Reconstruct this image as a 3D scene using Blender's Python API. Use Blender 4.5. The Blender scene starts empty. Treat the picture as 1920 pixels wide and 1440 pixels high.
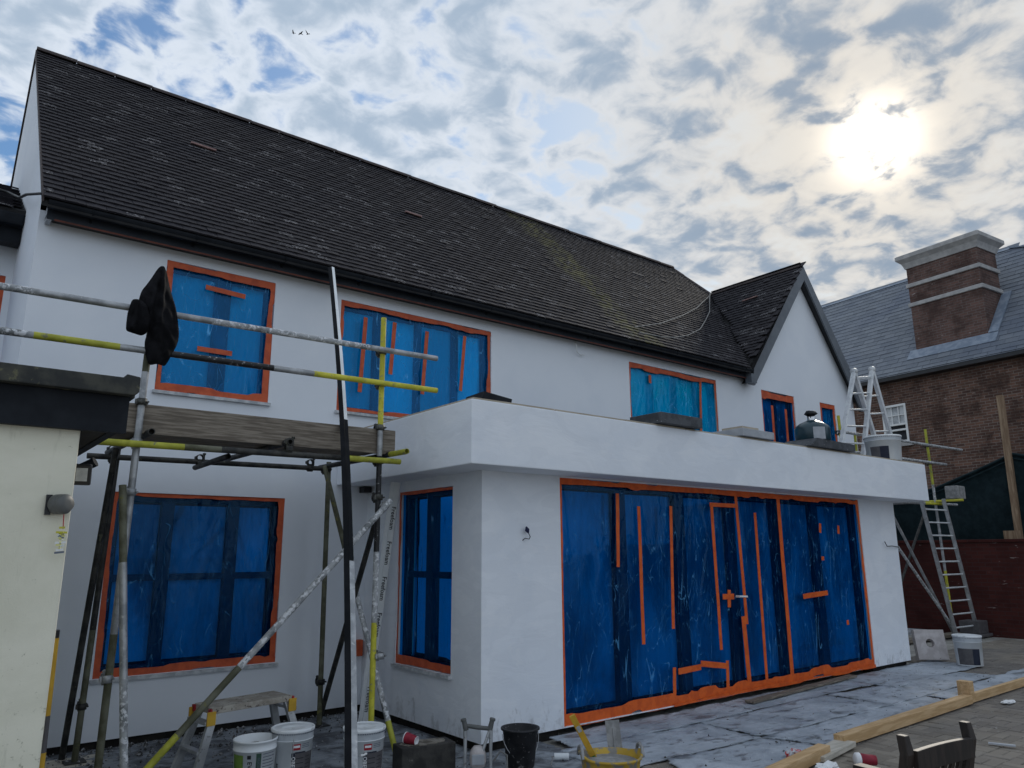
import bpy, bmesh, math, random
from mathutils import Vector, Matrix, Euler
R = math.radians
rnd = random.Random(7)
sc = bpy.context.scene
col = sc.collection

# ------------------------------------------------------------------ camera
F_PX = 1401.68
YAW, PITCH, ROLL = R(38.2038), R(12.674), R(-0.2925)
fw = Vector((math.sin(YAW) * math.cos(PITCH), math.cos(YAW) * math.cos(PITCH), math.sin(PITCH)))
rt = Vector((math.cos(YAW), -math.sin(YAW), 0))
up = rt.cross(fw)
rt2 = rt * math.cos(ROLL) + up * math.sin(ROLL)
up2 = -rt * math.sin(ROLL) + up * math.cos(ROLL)
cam_d = bpy.data.cameras.new('camera')
cam_d.sensor_width = 36.0
cam_d.lens = 36.0 * F_PX / 1920.0
cam_d.clip_start = 0.05
cam_d.clip_end = 2000
cam = bpy.data.objects.new('camera', cam_d)
m = Matrix((rt2, up2, -fw)).transposed().to_4x4()
m.translation = (0, 0, 1.6)
cam.matrix_world = m
col.objects.link(cam)
sc.camera = cam

# ------------------------------------------------------------------ sky and sun
SUN = Vector((0.81305, 0.35365, 0.46247)).normalized()
SUN_EL = math.asin(SUN.z)
SUN_AZ = math.atan2(SUN.x, SUN.y)
world = bpy.data.worlds.new('World')
sc.world = world
world.use_nodes = True


def build_world():
    nt = world.node_tree
    N, L = nt.nodes, nt.links
    N.clear()
    out = N.new('ShaderNodeOutputWorld')
    bg = N.new('ShaderNodeBackground')
    bg.inputs['Strength'].default_value = 0.1
    L.new(bg.outputs[0], out.inputs[0])
    sky = N.new('ShaderNodeTexSky')
    sky.sky_type = 'NISHITA'
    sky.sun_disc = False
    sky.sun_elevation = SUN_EL
    sky.sun_rotation = SUN_AZ
    sky.dust_density = 0.6
    tc = N.new('ShaderNodeTexCoord')
    nrm = N.new('ShaderNodeVectorMath'); nrm.operation = 'NORMALIZE'
    L.new(tc.outputs['Generated'], nrm.inputs[0])
    D = nrm.outputs[0]

    def math_(op, a, b=None, c=None, clamp=False):
        n = N.new('ShaderNodeMath'); n.operation = op; n.use_clamp = clamp
        for i, v in enumerate((a, b, c)):
            if v is None:
                continue
            if isinstance(v, (int, float)):
                n.inputs[i].default_value = v
            else:
                L.new(v, n.inputs[i])
        return n.outputs[0]

    def mixc(f, a, b, mode='MIX'):
        n = N.new('ShaderNodeMix'); n.data_type = 'RGBA'; n.blend_type = mode
        n.clamp_factor = True
        for k, v in ((0, f), (6, a), (7, b)):
            if isinstance(v, (int, float)):
                n.inputs[k].default_value = v
            elif isinstance(v, tuple):
                n.inputs[k].default_value = v
            else:
                L.new(v, n.inputs[k])
        return n.outputs[2]

    sep = N.new('ShaderNodeSeparateXYZ'); L.new(D, sep.inputs[0])
    zz = math_('MAXIMUM', sep.outputs[2], 0.0)
    den = math_('ADD', zz, 0.18)
    cx = math_('DIVIDE', sep.outputs[0], den)
    cy = math_('DIVIDE', sep.outputs[1], den)
    comb = N.new('ShaderNodeCombineXYZ'); L.new(cx, comb.inputs[0]); L.new(cy, comb.inputs[1])
    P = comb.outputs[0]

    def noise(vec, scale, detail, rough, dist=0.0, off=(0, 0, 0), scl=(1, 1, 1)):
        mp = N.new('ShaderNodeMapping'); L.new(vec, mp.inputs[0])
        mp.inputs['Location'].default_value = off
        mp.inputs['Scale'].default_value = scl
        n = N.new('ShaderNodeTexNoise'); L.new(mp.outputs[0], n.inputs['Vector'])
        n.inputs['Scale'].default_value = scale
        n.inputs['Detail'].default_value = detail
        n.inputs['Roughness'].default_value = rough
        n.inputs['Distortion'].default_value = dist
        return n.outputs['Fac']

    big = noise(P, 2.6, 3, 0.5, 0.2, (3.1, 1.7, 0.4))
    mid = noise(P, 11.0, 8, 0.53, 0.3, (8.3, 2.2, 5.0))
    d = math_('ADD', math_('MULTIPLY', mid, 0.74), math_('MULTIPLY', big, 0.26))
    # openings in the cloud deck, each a soft hole with a direction of its own
    holes = HOLES
    acc = None
    for (dx, dy, dz, k, amp) in holes:
        dp = N.new('ShaderNodeVectorMath'); dp.operation = 'DOT_PRODUCT'
        L.new(D, dp.inputs[0]); dp.inputs[1].default_value = Vector((dx, dy, dz)).normalized()
        g = math_('POWER', math_('MAXIMUM', dp.outputs['Value'], 0.0), k)
        g = math_('MULTIPLY', g, amp)
        acc = g if acc is None else math_('ADD', acc, g)
    d = math_('SUBTRACT', d, acc)
    dp0 = N.new('ShaderNodeVectorMath'); dp0.operation = 'DOT_PRODUCT'
    L.new(D, dp0.inputs[0]); dp0.inputs[1].default_value = SUN
    d = math_('MAXIMUM', d, math_('MULTIPLY', math_('POWER', math_('MAXIMUM', dp0.outputs['Value'], 0.0), 14.0), 0.45))

    def smooth(v, a, b):
        n = N.new('ShaderNodeMapRange'); n.interpolation_type = 'SMOOTHSTEP'
        L.new(v, n.inputs[0]); n.inputs[1].default_value = a; n.inputs[2].default_value = b
        return n.outputs[0]

    cover = smooth(d, 0.345, 0.465)
    thick = smooth(d, 0.415, 0.64)
    detail = noise(P, 19.0, 6, 0.5, 0.25, (1.0, 7.7, 2.0))
    soft = noise(P, 5.6, 5, 0.5, 0.3, (6.0, 0.7, 2.5))
    thick2 = math_('MULTIPLY_ADD', math_('SUBTRACT', detail, 0.5), 0.75, thick, clamp=False)
    thick2 = math_('MULTIPLY_ADD', math_('SUBTRACT', soft, 0.5), 0.7, thick2, clamp=False)
    thick2 = smooth(thick2, -0.15, 1.15)
    dps = N.new('ShaderNodeVectorMath'); dps.operation = 'DOT_PRODUCT'
    L.new(D, dps.inputs[0]); dps.inputs[1].default_value = SUN
    ca = math_('MAXIMUM', dps.outputs['Value'], 0.0)
    warm = math_('POWER', ca, 16.0)
    glow = math_('POWER', ca, 90.0)
    core = math_('POWER', ca, 1300.0)
    lit = mixc(warm, (5.6, 6.15, 6.9, 1), (5.55, 5.3, 4.9, 1))
    dark = mixc(warm, (3.1, 3.9, 4.9, 1), (2.1, 2.65, 3.4, 1))
    cloud = mixc(thick2, lit, dark)
    blue = mixc(1.0, sky.outputs[0], (0.46, 0.80, 1.06, 1), 'MULTIPLY')
    blue = mixc(0.08, blue, (6.0, 6.4, 6.8, 1))
    blue = mixc(math_('POWER', ca, 7.0), blue, lit)
    c = mixc(cover, blue, cloud)
    thin = math_('SUBTRACT', 1.0, math_('MULTIPLY', smooth(math_('ADD', thick2, 0.0), 0.35, 0.95), 0.85))
    gl = math_('MULTIPLY', math_('ADD', math_('MULTIPLY', glow, 0.9), math_('MULTIPLY', core, 15.0)), thin)
    gc = N.new('ShaderNodeVectorMath'); gc.operation = 'SCALE'
    gc.inputs[0].default_value = (1.0, 0.84, 0.62); L.new(gl, gc.inputs[3])
    c2 = mixc(1.0, c, gc.outputs[0], 'ADD')
    L.new(c2, bg.inputs['Color'])


HOLES = [
    (0.13, 0.808, 0.574, 500, 0.10), (0.402, 0.684, 0.609, 900, 0.10), (0.026, 0.907, 0.42, 500, 0.13),
    (0.568, 0.632, 0.527, 1600, 0.10), (0.718, 0.483, 0.501, 2200, 0.09), (0.616, 0.658, 0.432, 2500, 0.08), (0.89, 0.266, 0.37, 3500, 0.04),
]
build_world()
sun_d = bpy.data.lights.new('sun', 'SUN')
sun_d.energy = 1.5
sun_d.angle = R(12)
sun_d.color = (1.0, 0.93, 0.82)
sun = bpy.data.objects.new('sun', sun_d)
sun.rotation_euler = (-SUN).to_track_quat('-Z', 'Y').to_euler()
sun.location = (20, 10, 15)
col.objects.link(sun)
sc.view_settings.view_transform = 'Standard'
sc.view_settings.look = 'None'
sc.view_settings.exposure = 0.38
sc.view_settings.gamma = 1.0
sc.view_settings.use_curve_mapping = False
sc.cycles.max_bounces = 8
sc.cycles.transparent_max_bounces = 12
sc.cycles.caustics_reflective = False
sc.cycles.caustics_refractive = False


# ------------------------------------------------------------------ materials
class NT:
    def __init__(s, name):
        s.m = bpy.data.materials.new(name); s.m.use_nodes = True
        s.nt = s.m.node_tree; s.N = s.nt.nodes; s.L = s.nt.links
        s.N.clear()
        s.out = s.N.new('ShaderNodeOutputMaterial')
        s.tc = s.N.new('ShaderNodeTexCoord').outputs['Object']

    def noise(s, scale, detail=5, rough=0.55, dist=0, stretch=None, off=None, vec=None):
        v = vec or s.tc
        if stretch or off:
            mp = s.N.new('ShaderNodeMapping'); s.L.new(v, mp.inputs[0])
            if stretch: mp.inputs['Scale'].default_value = stretch
            if off: mp.inputs['Location'].default_value = off
            v = mp.outputs[0]
        n = s.N.new('ShaderNodeTexNoise'); s.L.new(v, n.inputs['Vector'])
        n.inputs['Scale'].default_value = scale; n.inputs['Detail'].default_value = detail
        n.inputs['Roughness'].default_value = rough; n.inputs['Distortion'].default_value = dist
        return n.outputs['Fac']

    def rng(s, v, a, b, c=0.0, d=1.0, smooth=True):
        n = s.N.new('ShaderNodeMapRange'); n.interpolation_type = 'SMOOTHSTEP' if smooth else 'LINEAR'
        s.L.new(v, n.inputs[0])
        for i, k in enumerate((a, b, c, d)): n.inputs[i + 1].default_value = k
        return n.outputs[0]

    def mix(s, f, a, b, mode='MIX'):
        n = s.N.new('ShaderNodeMix'); n.data_type = 'RGBA'; n.blend_type = mode
        for k, v in ((0, f), (6, a), (7, b)):
            if isinstance(v, (int, float)): n.inputs[k].default_value = v
            elif isinstance(v, tuple): n.inputs[k].default_value = v if len(v) == 4 else (*v, 1)
            else: s.L.new(v, n.inputs[k])
        return n.outputs[2]

    def math(s, op, a, b=None, clamp=False):
        n = s.N.new('ShaderNodeMath'); n.operation = op; n.use_clamp = clamp
        for i, v in enumerate((a, b)):
            if v is None: continue
            if isinstance(v, (int, float)): n.inputs[i].default_value = v
            else: s.L.new(v, n.inputs[i])
        return n.outputs[0]

    def bump(s, h, strength=0.3, dist=0.01, normal=None):
        n = s.N.new('ShaderNodeBump'); n.inputs['Strength'].default_value = strength
        n.inputs['Distance'].default_value = dist; s.L.new(h, n.inputs['Height'])
        if normal: s.L.new(normal, n.inputs['Normal'])
        return n.outputs[0]

    def pbr(s, base, rough=0.7, metal=0.0, spec=0.35, normal=None, **kw):
        b = s.N.new('ShaderNodeBsdfPrincipled')
        for key, v in (('Base Color', base), ('Roughness', rough), ('Metallic', metal), ('Specular IOR Level', spec)):
            if isinstance(v, (int, float)): b.inputs[key].default_value = v
            elif isinstance(v, tuple): b.inputs[key].default_value = v if len(v) == 4 else (*v, 1)
            else: s.L.new(v, b.inputs[key])
        for key, v in kw.items(): b.inputs[key].default_value = v
        if normal: s.L.new(normal, b.inputs['Normal'])
        return b

    def done(s, sh):
        s.L.new(sh.outputs[0], s.out.inputs[0]); return s.m


M = {}


def simple(name, c1, c2, scale=4, rough=0.7, lo=0.4, hi=0.62, bump=0.0, bscale=60, metal=0.0, spec=0.35, stretch=None, c3=None, s3=20, t3=0.62, bd=0.004, detail=6):
    t = NT(name)
    n = t.noise(scale, detail, 0.6, 0.2, stretch)
    c = t.mix(t.rng(n, lo, hi), c1, c2)
    if c3:
        n3 = t.noise(s3, 6, 0.65, 0.3, stretch, (5, 3, 1))
        c = t.mix(t.rng(n3, t3, t3 + 0.06), c, c3)
    nm = None
    if bump:
        nm = t.bump(t.noise(bscale, 4, 0.6, 0, stretch), bump, bd)
    M[name] = t.done(t.pbr(c, rough, metal, spec, nm))
    return M[name]


simple('wall_render', (0.755, 0.79, 0.845), (0.80, 0.83, 0.875), 0.9, 0.85, bump=0.35, bscale=170, spec=0.2, bd=0.003)
def make_trowelled(name):
    t = NT(name)
    n = t.noise(0.9, 6, 0.62, 0.6)
    c = t.mix(t.rng(n, 0.38, 0.62), (0.745, 0.78, 0.835), (0.81, 0.835, 0.875))
    # overlapping trowel passes: broad patches with soft edges, long in x
    p = t.noise(2.4, 2, 0.4, 1.4, (0.8, 1, 1.7), (3, 3, 3))
    c = t.mix(t.rng(p, 0.49, 0.54, 0, 0.28), c, (0.69, 0.72, 0.77))
    q = t.noise(5.0, 3, 0.5, 0.8, (0.7, 1, 1.5), (9, 2, 4))
    c = t.mix(t.rng(q, 0.60, 0.66, 0, 0.22), c, (0.86, 0.87, 0.89))
    sp = t.noise(70, 2, 0.5)
    c = t.mix(t.rng(sp, 0.74, 0.78, 0, 0.35), c, (0.45, 0.46, 0.47))
    spz = t.N.new('ShaderNodeSeparateXYZ'); g2 = t.N.new('ShaderNodeNewGeometry'); t.L.new(g2.outputs['Position'], spz.inputs[0])
    low = t.rng(spz.outputs[2], 0.0, 0.55, 0.20, 0.0)
    dn = t.noise(9, 6, 0.7, 0.5, (1, 1, 0.6), (2, 2, 7))
    c = t.mix(t.rng(t.math('ADD', dn, low), 0.66, 0.82, 0, 0.5), c, (0.36, 0.36, 0.37))
    h = t.math('ADD', t.math('MULTIPLY', t.noise(3.2, 4, 0.6, 1.0, (0.6, 1, 1.6)), 1.0), t.math('MULTIPLY', t.noise(130, 3, 0.6), 0.08))
    nm = t.bump(h, 0.28, 0.02)
    M[name] = t.done(t.pbr(c, 0.85, 0, 0.2, nm))


make_trowelled('base_render')
def make_cream(name):
    t = NT(name)
    n = t.noise(1.3, 6, 0.65, 0.5)
    c = t.mix(t.rng(n, 0.38, 0.64), (0.66, 0.64, 0.52), (0.75, 0.725, 0.605))
    sp = t.N.new('ShaderNodeSeparateXYZ'); t.L.new(t.tc, sp.inputs[0])
    low = t.rng(sp.outputs[2], 0.1, 1.5, 0.16, 0.0)
    g_ = t.noise(26, 5, 0.75, 0.3)
    c = t.mix(t.rng(t.math('ADD', g_, low), 0.64, 0.76, 0, 0.75), c, (0.26, 0.26, 0.18))
    st = t.noise(3.0, 5, 0.7, 0.4, (3.0, 3.0, 0.5), (4, 2, 1))
    c = t.mix(t.rng(st, 0.58, 0.72, 0, 0.5), c, (0.46, 0.45, 0.35))
    nm = t.bump(t.noise(140, 3, 0.6), 0.4, 0.003)
    M[name] = t.done(t.pbr(c, 0.9, 0, 0.15, nm))


make_cream('cream_render')
simple('black_trim', (0.008, 0.010, 0.014), (0.014, 0.017, 0.022), 5, 0.6, spec=0.15)
simple('black_matt', (0.006, 0.007, 0.009), (0.012, 0.013, 0.016), 5, 0.75, spec=0.12)
simple('grey_trim', (0.105, 0.12, 0.14), (0.13, 0.145, 0.165), 4, 0.5, spec=0.4)
simple('dark_fascia', (0.016, 0.021, 0.030), (0.024, 0.03, 0.040), 4, 0.5, spec=0.25)
simple('roof_edge_felt', (0.028, 0.03, 0.03), (0.06, 0.06, 0.05), 7, 0.8, c3=(0.12, 0.115, 0.07), s3=11, t3=0.6)
simple('underlay', (0.014, 0.014, 0.015), (0.02, 0.02, 0.021), 5, 0.9)
simple('frame_black', (0.012, 0.013, 0.015), (0.018, 0.019, 0.022), 5, 0.4, spec=0.4)
simple('frame_white', (0.72, 0.73, 0.72), (0.78, 0.79, 0.78), 5, 0.5)
simple('blind_or_reflection', (0.84, 0.86, 0.88), (0.88, 0.89, 0.90), 2, 0.8)
simple('sky_reflection_grey', (0.20, 0.215, 0.24), (0.58, 0.61, 0.64), 1.3, 0.7, lo=0.36, hi=0.70, stretch=(1.6, 1.6, 0.7))  # patchy grey painted in for sky reflected by panes under the deep film
simple('interior', (0.02, 0.022, 0.026), (0.06, 0.065, 0.075), 1.2, 0.9)
simple('tape', (0.58, 0.105, 0.032), (0.45, 0.072, 0.024), 10, 0.55, bump=0.5, bscale=45, spec=0.4, bd=0.003)
simple('tape_bright', (0.74, 0.125, 0.015), (0.60, 0.090, 0.012), 9, 0.55, bump=0.5, bscale=40, spec=0.4, bd=0.003)
simple('red_brown_tape', (0.16, 0.045, 0.028), (0.10, 0.03, 0.02), 12, 0.6)
simple('sill', (0.38, 0.40, 0.42), (0.60, 0.61, 0.62), 9, 0.7, bump=0.2)
simple('plinth', (0.012, 0.011, 0.011), (0.03, 0.027, 0.024), 6, 0.9)
simple('old_timber', (0.13, 0.108, 0.086), (0.25, 0.215, 0.175), 9, 0.85, stretch=(0.45, 6, 7), c3=(0.05, 0.042, 0.035), s3=7, t3=0.66, bump=0.5, bscale=20)
simple('new_timber', (0.47, 0.30, 0.145), (0.60, 0.41, 0.225), 6, 0.7, stretch=(0.5, 5, 5), bump=0.2, bscale=30)
simple('pale_timber', (0.42, 0.39, 0.33), (0.55, 0.51, 0.44), 6, 0.8, stretch=(0.5, 5, 5))
simple('post_timber', (0.20, 0.13, 0.08), (0.32, 0.23, 0.15), 5, 0.8, stretch=(4, 4, 0.4))
simple('dark_wood', (0.010, 0.007, 0.006), (0.026, 0.018, 0.015), 9, 0.55, stretch=(4, 4, 0.6), spec=0.4)
simple('white_plastic', (0.68, 0.71, 0.73), (0.76, 0.78, 0.79), 5, 0.45, c3=(0.45, 0.46, 0.45), s3=18, t3=0.68)
simple('lid_plastic', (0.70, 0.73, 0.75), (0.78, 0.80, 0.81), 5, 0.5, c3=(0.56, 0.58, 0.58), s3=9, t3=0.6)
simple('black_rubber', (0.014, 0.014, 0.016), (0.03, 0.03, 0.033), 9, 0.65, c3=(0.24, 0.23, 0.23), s3=30, t3=0.60)
simple('yellow_rubber', (0.42, 0.27, 0.03), (0.52, 0.34, 0.05), 6, 0.6, c3=(0.22, 0.21, 0.19), s3=14, t3=0.50)
simple('mortar', (0.20, 0.20, 0.20), (0.30, 0.30, 0.30), 14, 0.9, bump=0.4)
simple('brown_mortar', (0.09, 0.08, 0.065), (0.24, 0.22, 0.19), 12, 0.9, bump=0.5)
simple('concrete_block', (0.030, 0.029, 0.028), (0.055, 0.052, 0.048), 8, 0.95, c3=(0.17, 0.16, 0.145), s3=5, t3=0.62, bump=0.7, bscale=40)
simple('galv_steel', (0.26, 0.27, 0.28), (0.42, 0.43, 0.44), 9, 0.5, metal=0.5, c3=(0.50, 0.50, 0.49), s3=34, t3=0.60, bump=0.3)
simple('dark_steel', (0.020, 0.021, 0.021), (0.055, 0.053, 0.048), 10, 0.6, metal=0.2, c3=(0.10, 0.10, 0.07), s3=22, t3=0.62, bump=0.3)
simple('mossy_steel', (0.075, 0.075, 0.045), (0.14, 0.14, 0.10), 7, 0.7, c3=(0.18, 0.17, 0.05), s3=11, t3=0.6, bump=0.3)
simple('splashed_steel', (0.17, 0.18, 0.185), (0.36, 0.37, 0.38), 9, 0.6, c3=(0.62, 0.63, 0.65), s3=30, t3=0.51, bump=0.5, lo=0.35, hi=0.6)
simple('black_splashed', (0.010, 0.010, 0.011), (0.02, 0.02, 0.022), 9, 0.45, c3=(0.55, 0.56, 0.57), s3=38, t3=0.615)
simple('yellow_paint', (0.46, 0.43, 0.035), (0.60, 0.56, 0.06), 9, 0.55, c3=(0.30, 0.29, 0.13), s3=32, t3=0.57)
simple('lime_paint', (0.30, 0.30, 0.03), (0.42, 0.42, 0.05), 7, 0.55, c3=(0.20, 0.20, 0.10), s3=16, t3=0.58)
simple('coupler_steel', (0.05, 0.05, 0.045), (0.12, 0.12, 0.11), 20, 0.5, metal=0.5)
simple('alu', (0.42, 0.43, 0.44), (0.55, 0.56, 0.57), 8, 0.42, metal=0.6, c3=(0.25, 0.25, 0.25), s3=22, t3=0.6)
simple('alu_white', (0.55, 0.57, 0.59), (0.68, 0.70, 0.71), 8, 0.5, metal=0.1, c3=(0.35, 0.35, 0.35), s3=26, t3=0.63)
simple('step_top', (0.28, 0.25, 0.21), (0.42, 0.39, 0.34), 8, 0.8, c3=(0.09, 0.07, 0.06), s3=22, t3=0.58, bump=0.3)
simple('yellow_plastic', (0.50, 0.29, 0.03), (0.60, 0.36, 0.04), 6, 0.5)
simple('red_plastic', (0.30, 0.02, 0.025), (0.40, 0.03, 0.035), 6, 0.5)
simple('cup_red', (0.22, 0.012, 0.028), (0.30, 0.02, 0.04), 12, 0.5)
simple('paper_white', (0.68, 0.68, 0.70), (0.74, 0.74, 0.75), 12, 0.7)
simple('reel_grey', (0.085, 0.088, 0.085), (0.11, 0.113, 0.11), 6, 0.5)
simple('black_cloth', (0.004, 0.004, 0.005), (0.010, 0.010, 0.012), 12, 0.9, spec=0.12, c3=(0.40, 0.40, 0.41), s3=34, t3=0.735, bump=0.35, bscale=30, bd=0.01)
simple('collar_grey', (0.40, 0.43, 0.46), (0.50, 0.53, 0.56), 8, 0.5)
simple('label_green', (0.02, 0.055, 0.04), (0.03, 0.075, 0.05), 9, 0.6)
simple('label_grass', (0.06, 0.14, 0.03), (0.16, 0.26, 0.05), 12, 0.6)
simple('label_grey', (0.085, 0.08, 0.085), (0.11, 0.105, 0.11), 12, 0.6)
simple('label_navy', (0.012, 0.016, 0.035), (0.018, 0.024, 0.045), 12, 0.6)
simple('label_red', (0.30, 0.012, 0.02), (0.36, 0.02, 0.03), 12, 0.6)
simple('ink', (0.012, 0.014, 0.018), (0.02, 0.022, 0.028), 12, 0.6)
simple('ink_soft', (0.12, 0.14, 0.18), (0.17, 0.19, 0.23), 12, 0.6)
simple('ink_white', (0.70, 0.71, 0.72), (0.74, 0.75, 0.76), 12, 0.6)
simple('teal_paint', (0.011, 0.036, 0.050), (0.015, 0.046, 0.062), 6, 0.3, spec=0.5)
simple('chrome', (0.55, 0.56, 0.57), (0.65, 0.66, 0.67), 6, 0.2, metal=1.0)
simple('slab_dark', (0.05, 0.055, 0.062), (0.085, 0.09, 0.10), 9, 0.8, c3=(0.5, 0.5, 0.52), s3=26, t3=0.64)
simple('slab_light', (0.34, 0.36, 0.39), (0.42, 0.44, 0.47), 6, 0.8)
simple('coping_wood', (0.36, 0.31, 0.24), (0.46, 0.40, 0.32), 8, 0.8, stretch=(0.6, 6, 6))
simple('felt_roof', (0.06, 0.065, 0.07), (0.10, 0.105, 0.11), 4, 0.9)
simple('lead', (0.17, 0.21, 0.27), (0.25, 0.29, 0.35), 6, 0.55, spec=0.4)
simple('stone_band', (0.34, 0.335, 0.33), (0.43, 0.42, 0.41), 5, 0.9)
simple('netting', (0.006, 0.016, 0.020), (0.011, 0.025, 0.030), 9, 0.8, bump=0.4, bscale=80, spec=0.2)
simple('cable_black', (0.012, 0.012, 0.013), (0.02, 0.02, 0.021), 9, 0.5)
simple('cable_grey', (0.16, 0.16, 0.155), (0.24, 0.24, 0.23), 9, 0.7)
simple('blue_bag', (0.006, 0.01, 0.05), (0.012, 0.016, 0.07), 9, 0.5)
simple('roof_stick', (0.26, 0.16, 0.15), (0.34, 0.22, 0.20), 9, 0.8)
simple('peg_mix', (0.62, 0.60, 0.25), (0.60, 0.63, 0.62), 40, 0.6, lo=0.48, hi=0.52)
simple('earth', (0.25, 0.24, 0.215), (0.36, 0.345, 0.315), 3, 0.95, bump=0.5, bscale=30, bd=0.02)
simple('debris', (0.05, 0.05, 0.05), (0.35, 0.35, 0.36), 30, 0.9, lo=0.45, hi=0.6)
simple('bird_feather', (0.03, 0.03, 0.035), (0.05, 0.05, 0.055), 9, 0.8)
simple('pale_glass', (0.30, 0.32, 0.34), (0.55, 0.57, 0.58), 4, 0.2, spec=0.6)  # pale opaque grey with a glossy finish
simple('foam', (0.44, 0.40, 0.39), (0.55, 0.51, 0.50), 9, 0.9, c3=(0.30, 0.24, 0.22), s3=12, t3=0.64)
simple('litter', (0.5, 0.5, 0.52), (0.5, 0.06, 0.06), 14, 0.5, lo=0.46, hi=0.54)


def make_tile(name, a, b, lichen, lich_t, rough, moss=False, scale=38, lst=(1, 1, 1), pick=0.55):
    t = NT(name)
    g = t.N.new('ShaderNodeNewGeometry')
    oi = t.N.new('ShaderNodeObjectInfo')
    r = t.math('FRACT', t.math('ADD', g.outputs['Random Per Island'], oi.outputs['Random']))
    c = t.mix(r, a, b)
    n = t.noise(0.7, 4, 0.6, 0.2, vec=g.outputs['Position'])
    c = t.mix(t.rng(n, 0.35, 0.7, 0, 0.5), c, (a[0] * 0.65, a[1] * 0.72, a[2] * 0.9))
    ln = t.noise(scale, 4, 0.65, 0.2, vec=g.outputs['Position'], stretch=lst)
    big = t.noise(0.9, 3, 0.5, 0, off=(4, 4, 2), vec=g.outputs['Position'])
    r2 = t.math('FRACT', t.math('MULTIPLY', r, 13.7))
    some = t.rng(t.math('ADD', r2, t.math('MULTIPLY', t.math('SUBTRACT', big, 0.5), 0.3)), pick, pick + 0.02)
    c = t.mix(t.math('MULTIPLY', some, t.rng(ln, lich_t, lich_t + 0.04)), c, lichen)
    c = t.mix(t.rng(ln, 0.66, 0.71, 0, 0.5), c, lichen)
    if moss:
        sp = t.N.new('ShaderNodeSeparateXYZ'); t.L.new(g.outputs['Position'], sp.inputs[0])
        wob = t.noise(1.1, 4, 0.6, vec=g.outputs['Position'])
        x = t.math('ADD', sp.outputs[0], t.math('MULTIPLY', wob, 1.0))
        dd = t.math('ABSOLUTE', t.math('SUBTRACT', x, 8.8))
        band = t.rng(dd, 0.10, 0.5, 1, 0)
        mn = t.noise(9, 5, 0.65, vec=g.outputs['Position'])
        c = t.mix(t.math('MULTIPLY', band, t.rng(mn, 0.44, 0.56, 0, 0.8)), c, (0.115, 0.108, 0.045))
    nm = t.bump(t.noise(90, 3, 0.6, vec=g.outputs['Position']), 0.35, 0.004)
    M[name] = t.done(t.pbr(c, rough, 0, 0.22, nm))


make_tile('roof_tile', (0.0195, 0.0175, 0.021), (0.031, 0.028, 0.032), (0.30, 0.29, 0.295), 0.555, 0.8, True, 40, (0.9, 1.9, 1.9), 0.88)
make_tile('ridge_clay', (0.05, 0.04, 0.038), (0.085, 0.065, 0.06), (0.30, 0.28, 0.24), 0.66, 0.7)
make_tile('slate', (0.135, 0.152, 0.178), (0.185, 0.203, 0.23), (0.24, 0.27, 0.31), 0.68, 0.5)
make_tile('paver', (0.185, 0.162, 0.135), (0.27, 0.24, 0.20), (0.33, 0.32, 0.31), 0.64, 0.9, scale=14)


def make_brick(name, c1, c2, mortar, scale, white=None, dark=0.4, stretch=None):
    t = NT(name)
    g = t.tc
    mp = t.N.new('ShaderNodeMapping'); t.L.new(g, mp.inputs[0])
    mp.inputs['Rotation'].default_value = (R(90), 0, 0)
    sp = t.N.new('ShaderNodeSeparateXYZ'); t.L.new(g, sp.inputs[0])
    cb = t.N.new('ShaderNodeCombineXYZ')
    t.L.new(t.math('ADD', sp.outputs[0], sp.outputs[1]), cb.inputs[0]); t.L.new(sp.outputs[2], cb.inputs[1])
    b = t.N.new('ShaderNodeTexBrick'); t.L.new(cb.outputs[0], b.inputs['Vector'])
    b.inputs['Color1'].default_value = (*c1, 1); b.inputs['Color2'].default_value = (*c2, 1)
    b.inputs['Mortar'].default_value = (*mortar, 1)
    b.inputs['Scale'].default_value = 1.0
    b.inputs['Brick Width'].default_value = 0.225 * scale; b.inputs['Row Height'].default_value = 0.075 * scale
    b.inputs['Mortar Size'].default_value = 0.008 * scale; b.inputs['Mortar Smooth'].default_value = 0.3
    b.inputs['Bias'].default_value = -0.1
    n = t.noise(1.6, 5, 0.65, 0.3)
    c = t.mix(t.rng(n, 0.42, 0.68, 0, 0.75), b.outputs['Color'], (c1[0] * dark, c1[1] * dark, c1[2] * dark))
    pn = t.noise(7.0, 4, 0.6, 0, (0.5, 0.5, 2.2), (3, 8, 1))
    c = t.mix(t.rng(pn, 0.66, 0.72, 0, 0.6), c, (0.42, 0.36, 0.34))
    if white:
        cx, cy, cz, rad = white
        vm = t.N.new('ShaderNodeVectorMath'); vm.operation = 'DISTANCE'
        t.L.new(g, vm.inputs[0]); vm.inputs[1].default_value = (cx, cy, cz)
        dn = t.math('ADD', vm.outputs['Value'], t.math('MULTIPLY', t.noise(3, 5, 0.7), 0.9))
        c = t.mix(t.rng(dn, rad, rad + 0.35, 0.75, 0), c, (0.50, 0.47, 0.47))
    nm = t.bump(b.outputs['Fac'], -0.6, 0.01)
    M[name] = t.done(t.pbr(c, 0.9, 0, 0.2, nm))


make_brick('brick_neighbour', (0.092, 0.052, 0.041), (0.18, 0.098, 0.070), (0.20, 0.17, 0.15), 1.0)
make_brick('brick_chimney', (0.105, 0.062, 0.053), (0.165, 0.095, 0.078), (0.15, 0.13, 0.12), 1.0, white=(-2.9, 0.2, 7.55, 0.75))
make_brick('brick_boundary', (0.060, 0.016, 0.014), (0.085, 0.023, 0.019), (0.06, 0.03, 0.027), 1.0, dark=0.6)


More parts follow.
